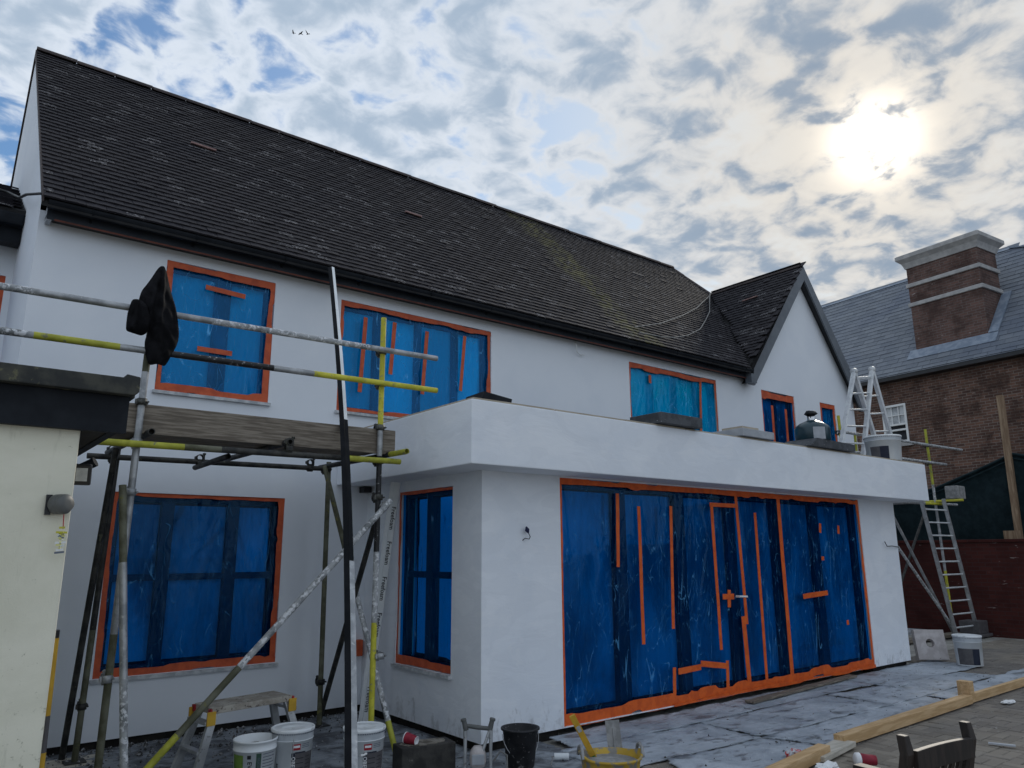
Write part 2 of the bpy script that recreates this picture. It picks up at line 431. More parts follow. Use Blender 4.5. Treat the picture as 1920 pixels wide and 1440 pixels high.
def make_film(name, tint, dif, amount, gl_w, gloss_r=0.1, streak=0.5):
    t = NT(name)

    def lines(scale, stretch, rot, off, w, dist):
        mp = t.N.new('ShaderNodeMapping'); mp.vector_type = 'TEXTURE'; t.L.new(t.tc, mp.inputs[0])
        mp.inputs['Rotation'].default_value = (rot, rot, 0)
        n = t.noise(scale, 0.6, 0.4, dist * 0.25, stretch, off, vec=mp.outputs[0])
        a = t.math('ABSOLUTE', t.math('SUBTRACT', n, 0.5))
        return t.rng(a, 0.0, w, 1.0, 0.0)
    l1 = lines(9, (1, 1, 0.055), R(4), (0, 0, 0), 0.009, 0.35)
    l2 = lines(13, (1, 1, 0.07), R(-12), (3, 5, 1), 0.010, 0.4)
    l3 = lines(11, (1, 1, 0.16), R(24), (7, 2, 9), 0.010, 0.8)
    l4 = lines(4, (1, 1, 0.5), R(50), (1, 8, 3), 0.006, 0.8)
    pk = lambda o, a, b: t.rng(t.noise(3.0, 3, 0.6, 0.6, None, o), a, b)
    low = pk((4, 4, 4), 0.50, 0.62)
    cr = t.math('MAXIMUM', t.math('MULTIPLY', l1, pk((1, 9, 2), 0.44, 0.6)), t.math('MULTIPLY', l2, pk((6, 1, 5), 0.48, 0.62)))
    cr = t.math('MAXIMUM', cr, t.math('MULTIPLY', l3, t.math('MULTIPLY', low, 0.7)))
    cr = t.math('MAXIMUM', cr, t.math('MULTIPLY', l4, pk((8, 3, 1), 0.58, 0.68)))
    h = t.math('ADD', t.math('MULTIPLY', cr, 0.5), t.noise(5, 3, 0.5, 1.2, (1, 1, 0.5), (9, 1, 3)))
    nm = t.bump(h, 0.6, 0.012)
    tr = t.N.new('ShaderNodeBsdfTransparent'); tr.inputs[0].default_value = (*tint, 1)
    df = t.N.new('ShaderNodeBsdfDiffuse'); df.inputs[0].default_value = (*dif, 1)
    fold = t.N.new('ShaderNodeBsdfDiffuse'); fold.inputs[0].default_value = (0.16, 0.55, 0.98, 1)
    gl = t.N.new('ShaderNodeBsdfGlossy'); gl.inputs['Roughness'].default_value = gloss_r
    gl.inputs[0].default_value = (0.45, 0.78, 1.0, 1)
    t.L.new(nm, gl.inputs['Normal'])
    m1 = t.N.new('ShaderNodeMixShader')
    am = t.rng(t.noise(3.0, 4, 0.6, 0.6, (1, 1, 0.5), (2, 6, 4)), 0.3, 0.7, amount * 0.7, amount * 1.3)
    t.L.new(am, m1.inputs[0])
    t.L.new(tr.outputs[0], m1.inputs[1]); t.L.new(df.outputs[0], m1.inputs[2])
    m3 = t.N.new('ShaderNodeMixShader')
    t.L.new(t.math('MULTIPLY', cr, streak, True), m3.inputs[0])
    t.L.new(m1.outputs[0], m3.inputs[1]); t.L.new(fold.outputs[0], m3.inputs[2])
    m2 = t.N.new('ShaderNodeMixShader'); m2.inputs[0].default_value = gl_w
    t.L.new(m3.outputs[0], m2.inputs[1]); t.L.new(gl.outputs[0], m2.inputs[2])
    M[name] = t.done(m2)


make_film('blue_film', (0.012, 0.66, 1.0), (0.001, 0.32, 1.0), 0.18, 0.03, streak=0.62)
make_film('blue_film_backlit', (0.02, 0.85, 1.0), (0.002, 0.46, 1.0), 0.40, 0.03)  # copy of the film with light from behind put into its colour
make_film('blue_film_deep', (0.015, 0.54, 1.0), (0.001, 0.17, 0.72), 0.04, 0.02, 0.07, streak=0.34)


def make_glass(name):
    t = NT(name)
    tr = t.N.new('ShaderNodeBsdfTransparent'); tr.inputs[0].default_value = (1, 1, 1, 1)
    gl = t.N.new('ShaderNodeBsdfGlossy'); gl.inputs['Roughness'].default_value = 0.02
    lw = t.N.new('ShaderNodeFresnel'); lw.inputs['IOR'].default_value = 1.5
    m2 = t.N.new('ShaderNodeMixShader')
    t.L.new(lw.outputs[0], m2.inputs[0]); t.L.new(tr.outputs[0], m2.inputs[1]); t.L.new(gl.outputs[0], m2.inputs[2])
    M[name] = t.done(m2)


make_glass('glass')


def make_sheet(name, light, mid, dark, scale):
    t = NT(name)
    oi = t.N.new('ShaderNodeObjectInfo')
    g = t.N.new('ShaderNodeNewGeometry')
    P = g.outputs['Position']
    n = t.noise(scale, 6, 0.62, 0.4, vec=P)
    c = t.mix(t.rng(n, 0.38, 0.6), mid, light)
    # foot-shaped scuffs and wet patches
    s1 = t.noise(2.4, 4, 0.55, 0.5, (1.3, 2.6, 1), (2, 5, 0), vec=P)
    c = t.mix(t.rng(s1, 0.56, 0.68, 0, 0.68), c, dark)
    s2 = t.noise(6.0, 2, 0.5, 0.3, (0.8, 1.9, 1), (7, 1, 0), vec=P)
    c = t.mix(t.rng(s2, 0.59, 0.70, 0, 0.5), c, dark)
    s3 = t.noise(30, 5, 0.7, 0.3, (1, 1, 1), (1, 1, 0), vec=P)
    c = t.mix(t.rng(s3, 0.60, 0.68, 0, 0.6), c, (0.55, 0.57, 0.60))
    rg = t.rng(s1, 0.50, 0.62, 0.7, 0.42)
    nm = t.bump(t.math('ADD', t.noise(9, 6, 0.65, 0.6, vec=P), t.math('MULTIPLY', s1, 0.8)), 0.7, 0.03)
    M[name] = t.done(t.pbr(c, rg, 0, 0.35, nm))


make_sheet('board_sheet', (0.43, 0.47, 0.52), (0.30, 0.335, 0.38), (0.085, 0.095, 0.095), 1.9)
make_sheet('dusty_sheet', (0.27, 0.295, 0.325), (0.085, 0.092, 0.104), (0.022, 0.024, 0.027), 3.4)
make_sheet('rough_ground', (0.10, 0.10, 0.10), (0.04, 0.04, 0.042), (0.014, 0.014, 0.016), 3.0)


# ------------------------------------------------------------------ mesh helpers
class MB:
    def __init__(s):
        s.v = []; s.f = []; s.sm = []

    def add(s, verts, faces, smooth=False):
        o = len(s.v)
        s.v += [tuple(p) for p in verts]
        s.f += [tuple(i + o for i in f) for f in faces]
        s.sm += [smooth] * len(faces)
        return s

    def box(s, x0, y0, z0, x1, y1, z1):
        v = [(x0, y0, z0), (x1, y0, z0), (x1, y1, z0), (x0, y1, z0), (x0, y0, z1), (x1, y0, z1), (x1, y1, z1), (x0, y1, z1)]
        return s.add(v, [(3, 2, 1, 0), (4, 5, 6, 7), (0, 1, 5, 4), (1, 2, 6, 5), (2, 3, 7, 6), (3, 0, 4, 7)])

    def obox(s, c, ax, ay, az):
        """box from centre and three half-extent vectors"""
        c = Vector(c); ax = Vector(ax); ay = Vector(ay); az = Vector(az)
        v = [c + a * ax + b * ay + d * az for d in (-1, 1) for (a, b) in ((-1, -1), (1, -1), (1, 1), (-1, 1))]
        return s.add(v, [(3, 2, 1, 0), (4, 5, 6, 7), (0, 1, 5, 4), (1, 2, 6, 5), (2, 3, 7, 6), (3, 0, 4, 7)])

    def bar(s, a, b, w, h, upv=(0, 0, 1)):
        a = Vector(a); b = Vector(b); d = (b - a); l = d.length; d.normalize()
        u = Vector(upv)
        sx = d.cross(u)
        if sx.length < 1e-4: sx = d.cross(Vector((1, 0, 0)))
        sx.normalize(); u = sx.cross(d).normalized()
        return s.obox((a + b) / 2, d * l / 2, sx * w / 2, u * h / 2)

    def tube(s, pts, r, n=12, caps=True, hollow=False):
        pts = [Vector(p) for p in pts]
        rs = r if isinstance(r, (list, tuple)) else [r] * len(pts)
        d0 = (pts[1] - pts[0]).normalized()
        a = d0.orthogonal().normalized()
        rings = []
        for i, p in enumerate(pts):
            if i == 0: d = d0
            elif i == len(pts) - 1: d = (pts[i] - pts[i - 1]).normalized()
            else: d = ((pts[i + 1] - pts[i]).normalized() + (pts[i] - pts[i - 1]).normalized()).normalized()
            a = (a - d * a.dot(d)).normalized()
            b = d.cross(a)
            rings.append([p + (a * math.cos(k * 2 * math.pi / n) + b * math.sin(k * 2 * math.pi / n)) * rs[i] for k in range(n)])
        v = [q for rg in rings for q in rg]
        f = [(i * n + k, i * n + (k + 1) % n, (i + 1) * n + (k + 1) % n, (i + 1) * n + k) for i in range(len(pts) - 1) for k in range(n)]
        s.add(v, f, True)
        if caps:
            if hollow:
                for ends, dsg in ((0, 1), (-1, -1)):
                    ring = rings[ends]; p = pts[ends]
                    inner = [p + (q - p) * 0.8 for q in ring]
                    dd = (pts[1] - pts[0]).normalized() if ends == 0 else (pts[-2] - pts[-1]).normalized()
                    deep = [q + dd * 0.06 for q in inner]
                    s.add(ring + inner + deep, [(k, (k + 1) % n, n + (k + 1) % n, n + k) for k in range(n)] +
                          [(n + k, n + (k + 1) % n, 2 * n + (k + 1) % n, 2 * n + k) for k in range(n)] + [tuple(range(2 * n, 3 * n))])
            else:
                s.add(rings[0], [tuple(reversed(range(n)))]); s.add(rings[-1], [tuple(range(n))])
        return s

    def lathe(s, prof, c=(0, 0, 0), n=28, axis=None, smooth=True):
        c = Vector(c)
        if axis is None: ax, ay, az = Vector((1, 0, 0)), Vector((0, 1, 0)), Vector((0, 0, 1))
        else:
            az = Vector(axis).normalized(); ax = az.orthogonal().normalized(); ay = az.cross(ax)
        v = []
        for (r, z) in prof:
            for k in range(n):
                t = 2 * math.pi * k / n
                v.append(c + ax * (r * math.cos(t)) + ay * (r * math.sin(t)) + az * z)
        f = [(i * n + k, i * n + (k + 1) % n, (i + 1) * n + (k + 1) % n, (i + 1) * n + k) for i in range(len(prof) - 1) for k in range(n)]
        return s.add(v, f, smooth)

    def poly(s, pts, thick=None):
        """flat polygon; thick is a vector: extruded into a slab"""
        pts = [Vector(p) for p in pts]; n = len(pts)
        if thick is None: return s.add(pts, [tuple(range(n))])
        t = Vector(thick)
        return s.add(pts + [p + t for p in pts], [tuple(range(n)), tuple(reversed(range(n, 2 * n)))] + [(k, n + k, n + (k + 1) % n, (k + 1) % n) for k in range(n)])

    def build(s, name, mat, parent=None, local=False, kind=None, bevel=0):
        me = bpy.data.meshes.new(name)
        v = s.v
        if parent is not None and not local:
            inv = WM(parent).inverted()
            v = [inv @ Vector(p) for p in v]
        me.from_pydata([tuple(p) for p in v], [], s.f)
        me.polygons.foreach_set('use_smooth', s.sm)
        bm = bmesh.new(); bm.from_mesh(me)
        bmesh.ops.recalc_face_normals(bm, faces=bm.faces)
        if bevel:
            bmesh.ops.bevel(bm, geom=[e for e in bm.edges if e.is_manifold and e.calc_face_angle(0) > 0.6], offset=bevel, segments=2, affect='EDGES', profile=0.6)
        bm.to_mesh(me); bm.free()
        me.materials.append(M[mat])
        return link(name, me, parent, kind)


def link(name, me, parent=None, kind=None):
    o = bpy.data.objects.new(name, me)
    col.objects.link(o)
    if parent is not None: o.parent = parent
    if kind: o['kind'] = kind
    return o


def WM(o):
    mt = Matrix.Translation(o.location) @ o.rotation_euler.to_matrix().to_4x4()
    return WM(o.parent) @ mt if o.parent else mt


def thing(name, label, cat, loc=(0, 0, 0), rz=0, group=None):
    o = bpy.data.objects.new(name, None)
    o.empty_display_size = 0.1
    o.location = loc; o.rotation_euler = (0, 0, rz)
    col.objects.link(o)
    return tag(o, label, cat, group)


def tag(o, label, cat, group=None):
    o['label'] = label; o['category'] = cat; o['kind'] = 'thing'
    if group: o['group'] = group
    return o


def inst(name, me, parent, loc, rot=None):
    o = bpy.data.objects.new(name, me); col.objects.link(o); o.parent = parent
    o.location = loc
    if rot is not None: o.rotation_euler = rot
    return o


def text_mesh(txt, size, bold=0.0):
    cu = bpy.data.curves.new('lettering', 'FONT')
    cu.body = txt; cu.size = size; cu.align_x = 'CENTER'; cu.align_y = 'CENTER'; cu.offset = bold; cu.resolution_u = 3
    cu.space_character = 1.05
    o = bpy.data.objects.new('lettering', cu); col.objects.link(o)
    dg = bpy.context.evaluated_depsgraph_get(); dg.update()
    me = bpy.data.meshes.new_from_object(o.evaluated_get(dg))
    col.objects.unlink(o); bpy.data.objects.remove(o)
    vs = [tuple(v.co) for v in me.vertices]; fs = [tuple(p.vertices) for p in me.polygons]
    bpy.data.meshes.remove(me)
    return vs, fs


# ------------------------------------------------------------------ ground
g = MB()
g.add([(-300, -300, -0.06), (300, -300, -0.06), (300, 300, -0.06), (-300, 300, -0.06)], [(0, 1, 2, 3)])
ground = g.build('ground', 'earth', kind='structure')

paving = MB().add([(3.0, -4, -0.03), (16.5, -4, -0.03), (16.5, 9.0, -0.03), (3.0, 9.0, -0.03)], [(0, 1, 2, 3)]).build('paving', 'earth', kind='structure')


def paver_mesh(w, l, h=0.04, b=0.006):
    mb = MB()
    x, y = w / 2, l / 2
    v = [(-x, -y, -h), (x, -y, -h), (x, y, -h), (-x, y, -h), (-x, -y, -b), (x, -y, -b), (x, y, -b), (-x, y, -b),
         (-x + b, -y + b, 0), (x - b, -y + b, 0), (x - b, y - b, 0), (-x + b, y - b, 0)]
    f = [(0, 1, 5, 4), (1, 2, 6, 5), (2, 3, 7, 6), (3, 0, 4, 7), (4, 5, 9, 8), (5, 6, 10, 9), (6, 7, 11, 10), (7, 4, 8, 11), (8, 9, 10, 11)]
    return v, f


def build_paving():
    v, f = paver_mesh(0.096, 0.196)
    me = bpy.data.meshes.new('paver'); me.from_pydata(v, [], f); me.materials.append(M['paver'])
    cells = []
    nx, ny = int(13.2 / 0.2), int(8.4 / 0.2)
    for i in range(nx):
        for j in range(ny):
            cx, cy = 3.2 + i * 0.2, -2.6 + j * 0.2
            if cy > 4.9 and cx < 11.9: continue
            for k in (-1, 1):
                if (i + j) % 2: cells.append((cx + k * 0.05, cy + 0.1, 0))
                else: cells.append((cx, cy + 0.1 + k * 0.05, R(90)))
    def vis(c):
        x, y = c[0], c[1]
        d = (x * fw.x + y * fw.y) * 1.0
        sx = (x * rt.x + y * rt.y) / max(d, 0.1)
        ok = (y < 3.55 or x > 11.9) and sx < 0.70 and sx > 0.0
        dz = 1.6 / max(d, 0.1)
        return (0 if ok and dz < 0.36 else 1, math.hypot(x, y))
    cells.sort(key=vis)
    mb = MB()
    for q, (x, y, a) in enumerate(cells):
        z = -0.008 + rnd.uniform(-0.004, 0.004)
        tx, ty = rnd.uniform(-0.02, 0.02), rnd.uniform(-0.02, 0.02)
        a += rnd.uniform(-0.02, 0.02)
        if q < 300:
            inst('paver', me, paving, (x, y, z), (tx, ty, a))
        else:
            mt = Matrix.Translation((x, y, z)) @ Euler((tx, ty, a)).to_matrix().to_4x4()
            mb.add([mt @ Vector(p) for p in v], f)
    mb.build('far_pavers', 'paver', paving, kind='stuff')


build_paving()

# ------------------------------------------------------------------ house
YM, YF, XS = 7.53, 5.38, 3.89
house = thing('house', 'white rendered house with dark tiled roof, flat roofed extension and blue film over its windows', 'house', (0.5, 7.5, 0))


def wall_with_holes(mb, u0, u1, v0, v1, holes, P, depth):
    """rectangular wall (u, v) with rectangular holes; P(u, v, n) maps to the world, n > 0 outwards"""
    us = sorted({u0, u1, *[h[0] for h in holes], *[h[1] for h in holes]})
    vs = sorted({v0, v1, *[h[2] for h in holes], *[h[3] for h in holes]})
    for i in range(len(us) - 1):
        for j in range(len(vs) - 1):
            cu, cv = (us[i] + us[i + 1]) / 2, (vs[j] + vs[j + 1]) / 2
            if any(h[0] < cu < h[1] and h[2] < cv < h[3] for h in holes): continue
            mb.add([P(us[i], vs[j], 0), P(us[i + 1], vs[j], 0), P(us[i + 1], vs[j + 1], 0), P(us[i], vs[j + 1], 0)], [(0, 1, 2, 3)])
    for (a, b, c, d) in holes:
        q = [(a, c), (b, c), (b, d), (a, d)]
        for k in range(4):
            p, r = q[k], q[(k + 1) % 4]
            mb.add([P(*p, 0), P(*r, 0), P(*r, -depth), P(*p, -depth)], [(0, 1, 2, 3)])


PM = lambda u, v, n=0: (u, YM - n, v)
PF = lambda u, v, n=0: (u, YF - n, v)
PS = lambda u, v, n=0: (XS - n, u, v)

W1 = (1.36, 2.955, 0.56, 2.15)
U1 = (1.615, 2.708, 3.12, 4.43)
U2 = (3.47, 5.585, 3.13, 4.408)
U3 = (8.18, 10.30, 3.05, 4.41)
DD = (11.60, 12.65, 2.80, 4.42)
EE = (13.55, 14.11, 3.25, 4.42)
mb = MB()
wall_with_holes(mb, 0.515, 14.86, 0.06, 4.64, [W1, U1, U2, U3, DD, EE], PM, 0.22)
# gable triangle above the eaves line
mb.add([PM(11.35, 4.64), PM(14.86, 4.64), PM(14.86, 4.82), PM(13.16, 6.85), PM(11.35, 4.78)], [(0, 1, 2, 3, 4)])
# gable end on the left, and the right hand end
mb.add([(0.515, YM, 0.06), (0.515, YM, 4.84), (0.435, 10.32, 7.80), (0.435, 10.32, 0.06)], [(0, 1, 2, 3)])
mb.add([(0.435, 10.32, 7.80), (0.435, 13.1, 4.86), (0.435, 13.1, 0.06), (0.435, 10.32, 0.06)], [(0, 1, 2, 3)])
mb.add([(14.86, YM, 0.06), (14.86, 13.1, 0.06), (14.86, 13.1, 4.7), (14.86, YM, 4.82)], [(0, 1, 2, 3)])
mb.add([(0.435, 13.1, 0.06), (14.86, 13.1, 0.06), (14.86, 13.1, 4.7), (0.435, 13.1, 4.7)], [(0, 1, 2, 3)])
mb.build('wall', 'wall_render', house)
MB().box(0.56, YM + 0.04, -0.05, 14.8, YM + 0.25, 0.09).build('plinth', 'plinth', house)

# extension
SW = (5.84, 6.83, 0.545, 2.205)      # side window along y
GD = (4.81, 10.46, 0.07, 2.297)     # glazed doors
mb = MB()
wall_with_holes(mb, XS, 11.49, 0.06, 2.33, [GD], PF, 0.22)
wall_with_holes(mb, YF, YM, 0.06, 2.33, [SW], PS, 0.22)
mb.add([(11.49, YF, 0.06), (11.49, YM, 0.06), (11.49, YM, 2.33), (11.49, YF, 2.33)], [(0, 1, 2, 3)])
mb.build('extension_wall', 'base_render', house)
for q in ((XS + 0.04, YF + 0.05, GD[0] - 0.03, YF + 0.2), (GD[1] + 0.03, YF + 0.05, 11.45, YF + 0.2), (XS + 0.05, YF + 0.21, XS + 0.2, YM)):
    MB().box(q[0], q[1], -0.05, q[2], q[3], 0.09).build('plinth', 'plinth', house)
MB().box(3.51, 5.0, 2.31, 11.83, YM - 0.004, 2.852).build('roof_fascia', 'base_render', house, bevel=0.01)
mb = MB()
for i in range(9):
    x0 = 3.53 + i * 0.92
    mb.box(x0, 5.012, 2.853, x0 + 0.905, 5.11, 2.866 + rnd.uniform(0, 0.006))
mb.box(3.525, 5.115, 2.853, 3.60, 7.5, 2.868)
mb.build('coping', 'coping_wood', house)
MB().box(3.61, 5.12, 2.853, 11.8, 7.52, 2.86).build('flat_roof', 'felt_roof', house)


# ------------------------------------------------------------------ windows under blue film
def strip(mb, P, a, b, w, n, wob=0.0, seg=10, t=0.003):
    """a strip of tape from a to b in the (u, v) plane"""
    a = Vector(a); b = Vector(b); d = (b - a).normalized(); s = Vector((-d.y, d.x))
    top, bot = [], []
    j1 = j2 = t1 = t2 = 0.0
    for k in range(seg + 1):
        p = a.lerp(b, k / seg)
        lift = n + (rnd.uniform(0, 0.003) if wob else 0)
        if rnd.random() < 0.22: t1 = rnd.uniform(-1.3, 1.3) * wob
        if rnd.random() < 0.22: t2 = rnd.uniform(-1.3, 1.3) * wob
        j1 += (t1 - j1) * 0.75 + rnd.uniform(-0.12, 0.12) * wob
        j2 += (t2 - j2) * 0.75 + rnd.uniform(-0.12, 0.12) * wob
        top.append((p + s * (w / 2 + j1), lift)); bot.append((p - s * (w / 2 + j2), lift))
    v = [P(q.x, q.y, h) for q, h in top] + [P(q.x, q.y, h) for q, h in bot] + [P(q.x, q.y, h - t) for q, h in top] + [P(q.x, q.y, h - t) for q, h in bot]
    m_ = seg + 1
    f = []
    for k in range(seg):
        f += [(k, k + 1, m_ + k + 1, m_ + k), (2 * m_ + k, 3 * m_ + k, 3 * m_ + k + 1, 2 * m_ + k + 1), (k, 2 * m_ + k, 2 * m_ + k + 1, k + 1), (m_ + k, m_ + k + 1, 3 * m_ + k + 1, 3 * m_ + k)]
    f += [(0, m_, 3 * m_, 2 * m_), (seg, 2 * m_ + seg, 3 * m_ + seg, m_ + seg)]
    mb.add(v, f)


def film_mesh(P, u0, u1, v0, v1, n0, amp, seed, mull=()):
    r = random.Random(seed)
    W, H = u1 - u0, v1 - v0
    nu, nv = max(24, int(W / 0.022)), max(30, int(H / 0.035))
    folds = []
    for _ in range(int(16 + 12 * W)):
        folds.append((r.uniform(u0, u1), r.uniform(v0 - 0.2, v1 + 0.2), r.uniform(-0.35, 0.35), r.uniform(0.006, 0.024), r.uniform(0.12, 0.7) * min(H, 1.6), r.uniform(0.35, 1.0) * amp * r.choice((1, 1, -0.7))))
    verts = []
    for j in range(nv + 1):
        v = v0 + H * j / nv
        for i in range(nu + 1):
            u = u0 + W * i / nu
            h = 0
            for (fu, fv, sl, wd, ln, am) in folds:
                dv = v - fv
                if abs(dv) > ln: continue
                x = (u - fu - sl * dv) / wd
                if abs(x) < 3: h += am * math.exp(-x * x) * (1 - (dv / ln) ** 2)
            e = min((u - u0), (u1 - u), (v - v0), (v1 - v)) / 0.08
            e = max(0, min(1, e))
            h += amp * 0.8 * math.sin(7.0 * u + 2.3 * math.sin(2.1 * v + seed)) * 0.5
            verts.append(P(u, v, n0 + max(-0.02, min(0.03, h * e))))
    faces = [(j * (nu + 1) + i, j * (nu + 1) + i + 1, (j + 1) * (nu + 1) + i + 1, (j + 1) * (nu + 1) + i) for j in range(nv) for i in range(nu)]
    return MB().add(verts, faces, True)


def pbox(mb, P, u0, u1, v0, v1, n0, n1):
    c = [P(a, b, n) for n in (n0, n1) for (a, b) in ((u0, v0), (u1, v0), (u1, v1), (u0, v1))]
    mb.add(c, [(3, 2, 1, 0), (4, 5, 6, 7), (0, 1, 5, 4), (1, 2, 6, 5), (2, 3, 7, 6), (3, 0, 4, 7)])


def window(P, hole, mull, trans, blind_or_reflection, tapes, seed, film='blue_film', tape='tape', label=None, border=(0.05, 0.05, 0.05, 0.05), name='window', fw_=0.06, amp=0.009, sill=True, mw=0.06):
    u0, u1, v0, v1 = hole
    deep = film == 'blue_film_deep'
    f = MB()
    for (a, b, c, d) in ((u0, u1, v0, v0 + fw_), (u0, u1, v1 - fw_, v1), (u0, u0 + fw_, v0 + fw_, v1 - fw_), (u1 - fw_, u1, v0 + fw_, v1 - fw_)):
        pbox(f, P, a + 0.001, b - 0.001, c + 0.001, d - 0.001, -0.15, -0.08)
    for x in mull:
        pbox(f, P, x - mw / 2, x + mw / 2, v0 + fw_, v1 - fw_, -0.148, -0.074)
    for z in trans:
        pbox(f, P, u0 + fw_, u1 - fw_, z - 0.03, z + 0.03, -0.146, -0.078)
    w = f.build(name, 'frame_black', house)
    if label: w['label'] = label
    us = [u0 + fw_] + [x for x in mull] + [u1 - fw_]
    vs = [v0 + fw_] + list(trans) + [v1 - fw_]
    for i in range(len(us) - 1):
        for j in range(len(vs) - 1):
            pm = MB(); pm.add([P(us[i] + 0.02, vs[j] + 0.02, -0.12), P(us[i + 1] - 0.02, vs[j] + 0.02, -0.12), P(us[i + 1] - 0.02, vs[j + 1] - 0.02, -0.12), P(us[i] + 0.02, vs[j + 1] - 0.02, -0.12)], [(0, 1, 2, 3)])
            pm.build('pane', 'glass', w)
            if blind_or_reflection:
                bm_ = MB()
                top = vs[j + 1] - 0.02
                bot = vs[j] + 0.02 if blind_or_reflection >= 1 else top - (top - vs[j]) * blind_or_reflection
                # gently folded panel behind the pane; its grey version paints in sky reflection
                n_ = 14; vv = []
                for k in range(n_ + 1):
                    x = us[i] + 0.02 + (us[i + 1] - us[i] - 0.04) * k / n_
                    dd = -0.142 + 0.008 * math.sin(k * 1.9 + i)
                    vv += [P(x, bot, dd), P(x, top, dd)]
                bm_.add(vv, [(2 * k, 2 * k + 2, 2 * k + 3, 2 * k + 1) for k in range(n_)], True)
                bm_.build('blind_or_reflection', 'sky_reflection_grey' if deep else 'blind_or_reflection', w)
    rm = MB()
    d_ = -0.24 if blind_or_reflection else -1.2
    rm.add([P(u0 - 0.05, v0 - 0.05, d_), P(u1 + 0.05, v0 - 0.05, d_), P(u1 + 0.05, v1 + 0.05, d_), P(u0 - 0.05, v1 + 0.05, d_)], [(0, 1, 2, 3)])
    for (a, b) in (((u0 - 0.05, v0 - 0.05), (u1 + 0.05, v0 - 0.05)), ((u1 + 0.05, v0 - 0.05), (u1 + 0.05, v1 + 0.05)), ((u1 + 0.05, v1 + 0.05), (u0 - 0.05, v1 + 0.05)), ((u0 - 0.05, v1 + 0.05), (u0 - 0.05, v0 - 0.05))):
        rm.add([P(*a, d_), P(*b, d_), P(*b, -0.222), P(*a, -0.222)], [(0, 1, 2, 3)])
    rm.build('room_lining', 'interior', w)
    film_mesh(P, u0 + 0.012, u1 - 0.012, v0 + 0.012, v1 - 0.012, -0.045, amp, seed).build('plastic_sheet', film, w)
    l_, r_, b_, t_ = border
    for (a, b, wd) in (((u0 + l_ / 2 + .002, v0), (u0 + l_ / 2 + .002, v1), l_), ((u1 - r_ / 2 - .002, v0), (u1 - r_ / 2 - .002, v1), r_), ((u0, v0 + b_ / 2 + .002), (u1, v0 + b_ / 2 + .002), b_), ((u0, v1 - t_ / 2 - .002), (u1, v1 - t_ / 2 - .002), t_)):
        if wd < 0.004: continue
        sm = MB(); strip(sm, P, a, b, wd, -0.012 + rnd.uniform(-0.002, 0.002), wd * 0.2, seg=max(6, int((Vector(a) - Vector(b)).length / 0.05)))
        sm.build('tape_strip', tape, w)
    for tp in tapes:
        a, b = tp[0], tp[1]
        wd = tp[2] if len(tp) > 2 else 0.045
        sm = MB(); strip(sm, P, a, b, wd, -0.014, 0.002, 6)
        sm.build('tape_strip', 'tape_bright' if tape == 'tape_bright' else tape, w)
    if sill:
        sm = MB()
        pbox(sm, P, u0 - 0.02, u1 + 0.02, v0 - 0.034, v0 - 0.004, -0.05, 0.035)
        sm.build('sill', 'sill', w)
    return w


window(PM, W1, (1.86, 2.47), (1.39,), 1, [], 1, 'blue_film_deep', border=(0.045, 0.055, 0.06, 0.03), label='wide ground floor window with two mullions behind dark blue film', mw=0.11, fw_=0.08)
window(PM, U1, (2.20,), (), 1, [((2.0, 4.235), (2.40, 4.215), 0.05), ((1.97, 3.585), (2.31, 3.585), 0.05)], 2, border=(0.06, 0.055, 0.07, 0.06), label='upper window with two short level orange tapes on blue film', mw=0.15)
window(PM, U2, (3.98, 4.54, 5.08), (), 1, [((3.79, 4.26), (3.75, 3.37), 0.05), ((4.17, 4.27), (4.13, 3.63), 0.05), ((4.62, 4.24), (4.57, 3.45), 0.05), ((5.18, 4.28), (5.12, 3.56), 0.045)], 3, border=(0.045, 0.05, 0.045, 0.06), label='wide upper window with four upright orange tapes on blue film', mw=0.075)
window(PM, U3, (8.74, 9.30, 9.86), (), 1, [((9.90, 4.36), (9.84, 3.5), 0.05), ((8.66, 4.27), (8.66, 4.14), 0.055)], 4, 'blue_film_backlit', border=(0.035, 0.035, 0.04, 0.08), label='upper window over the extension with blue film tinted as if lit from behind', mw=0.10)
window(PM, DD, (12.12,), (), 1, [((11.93, 4.17), (11.92, 3.3), 0.07), ((12.36, 4.15), (12.35, 3.3), 0.07)], 5, 'blue_film_deep', border=(0.04, 0.05, 0.04, 0.14), label='narrow upper window with two upright orange tapes under the gable', sill=False)
window(PM, EE, (), (), 1, [], 6, border=(0.06, 0.08, 0.04, 0.09), label='smallest window, at the right of the gable', sill=False)
window(PS, SW, (6.35,), (1.39,), 1, [], 7, 'blue_film_deep', border=(0.006, 0.03, 0.07, 0.03), label='tall side window of the extension behind dark blue film', mw=0.10)
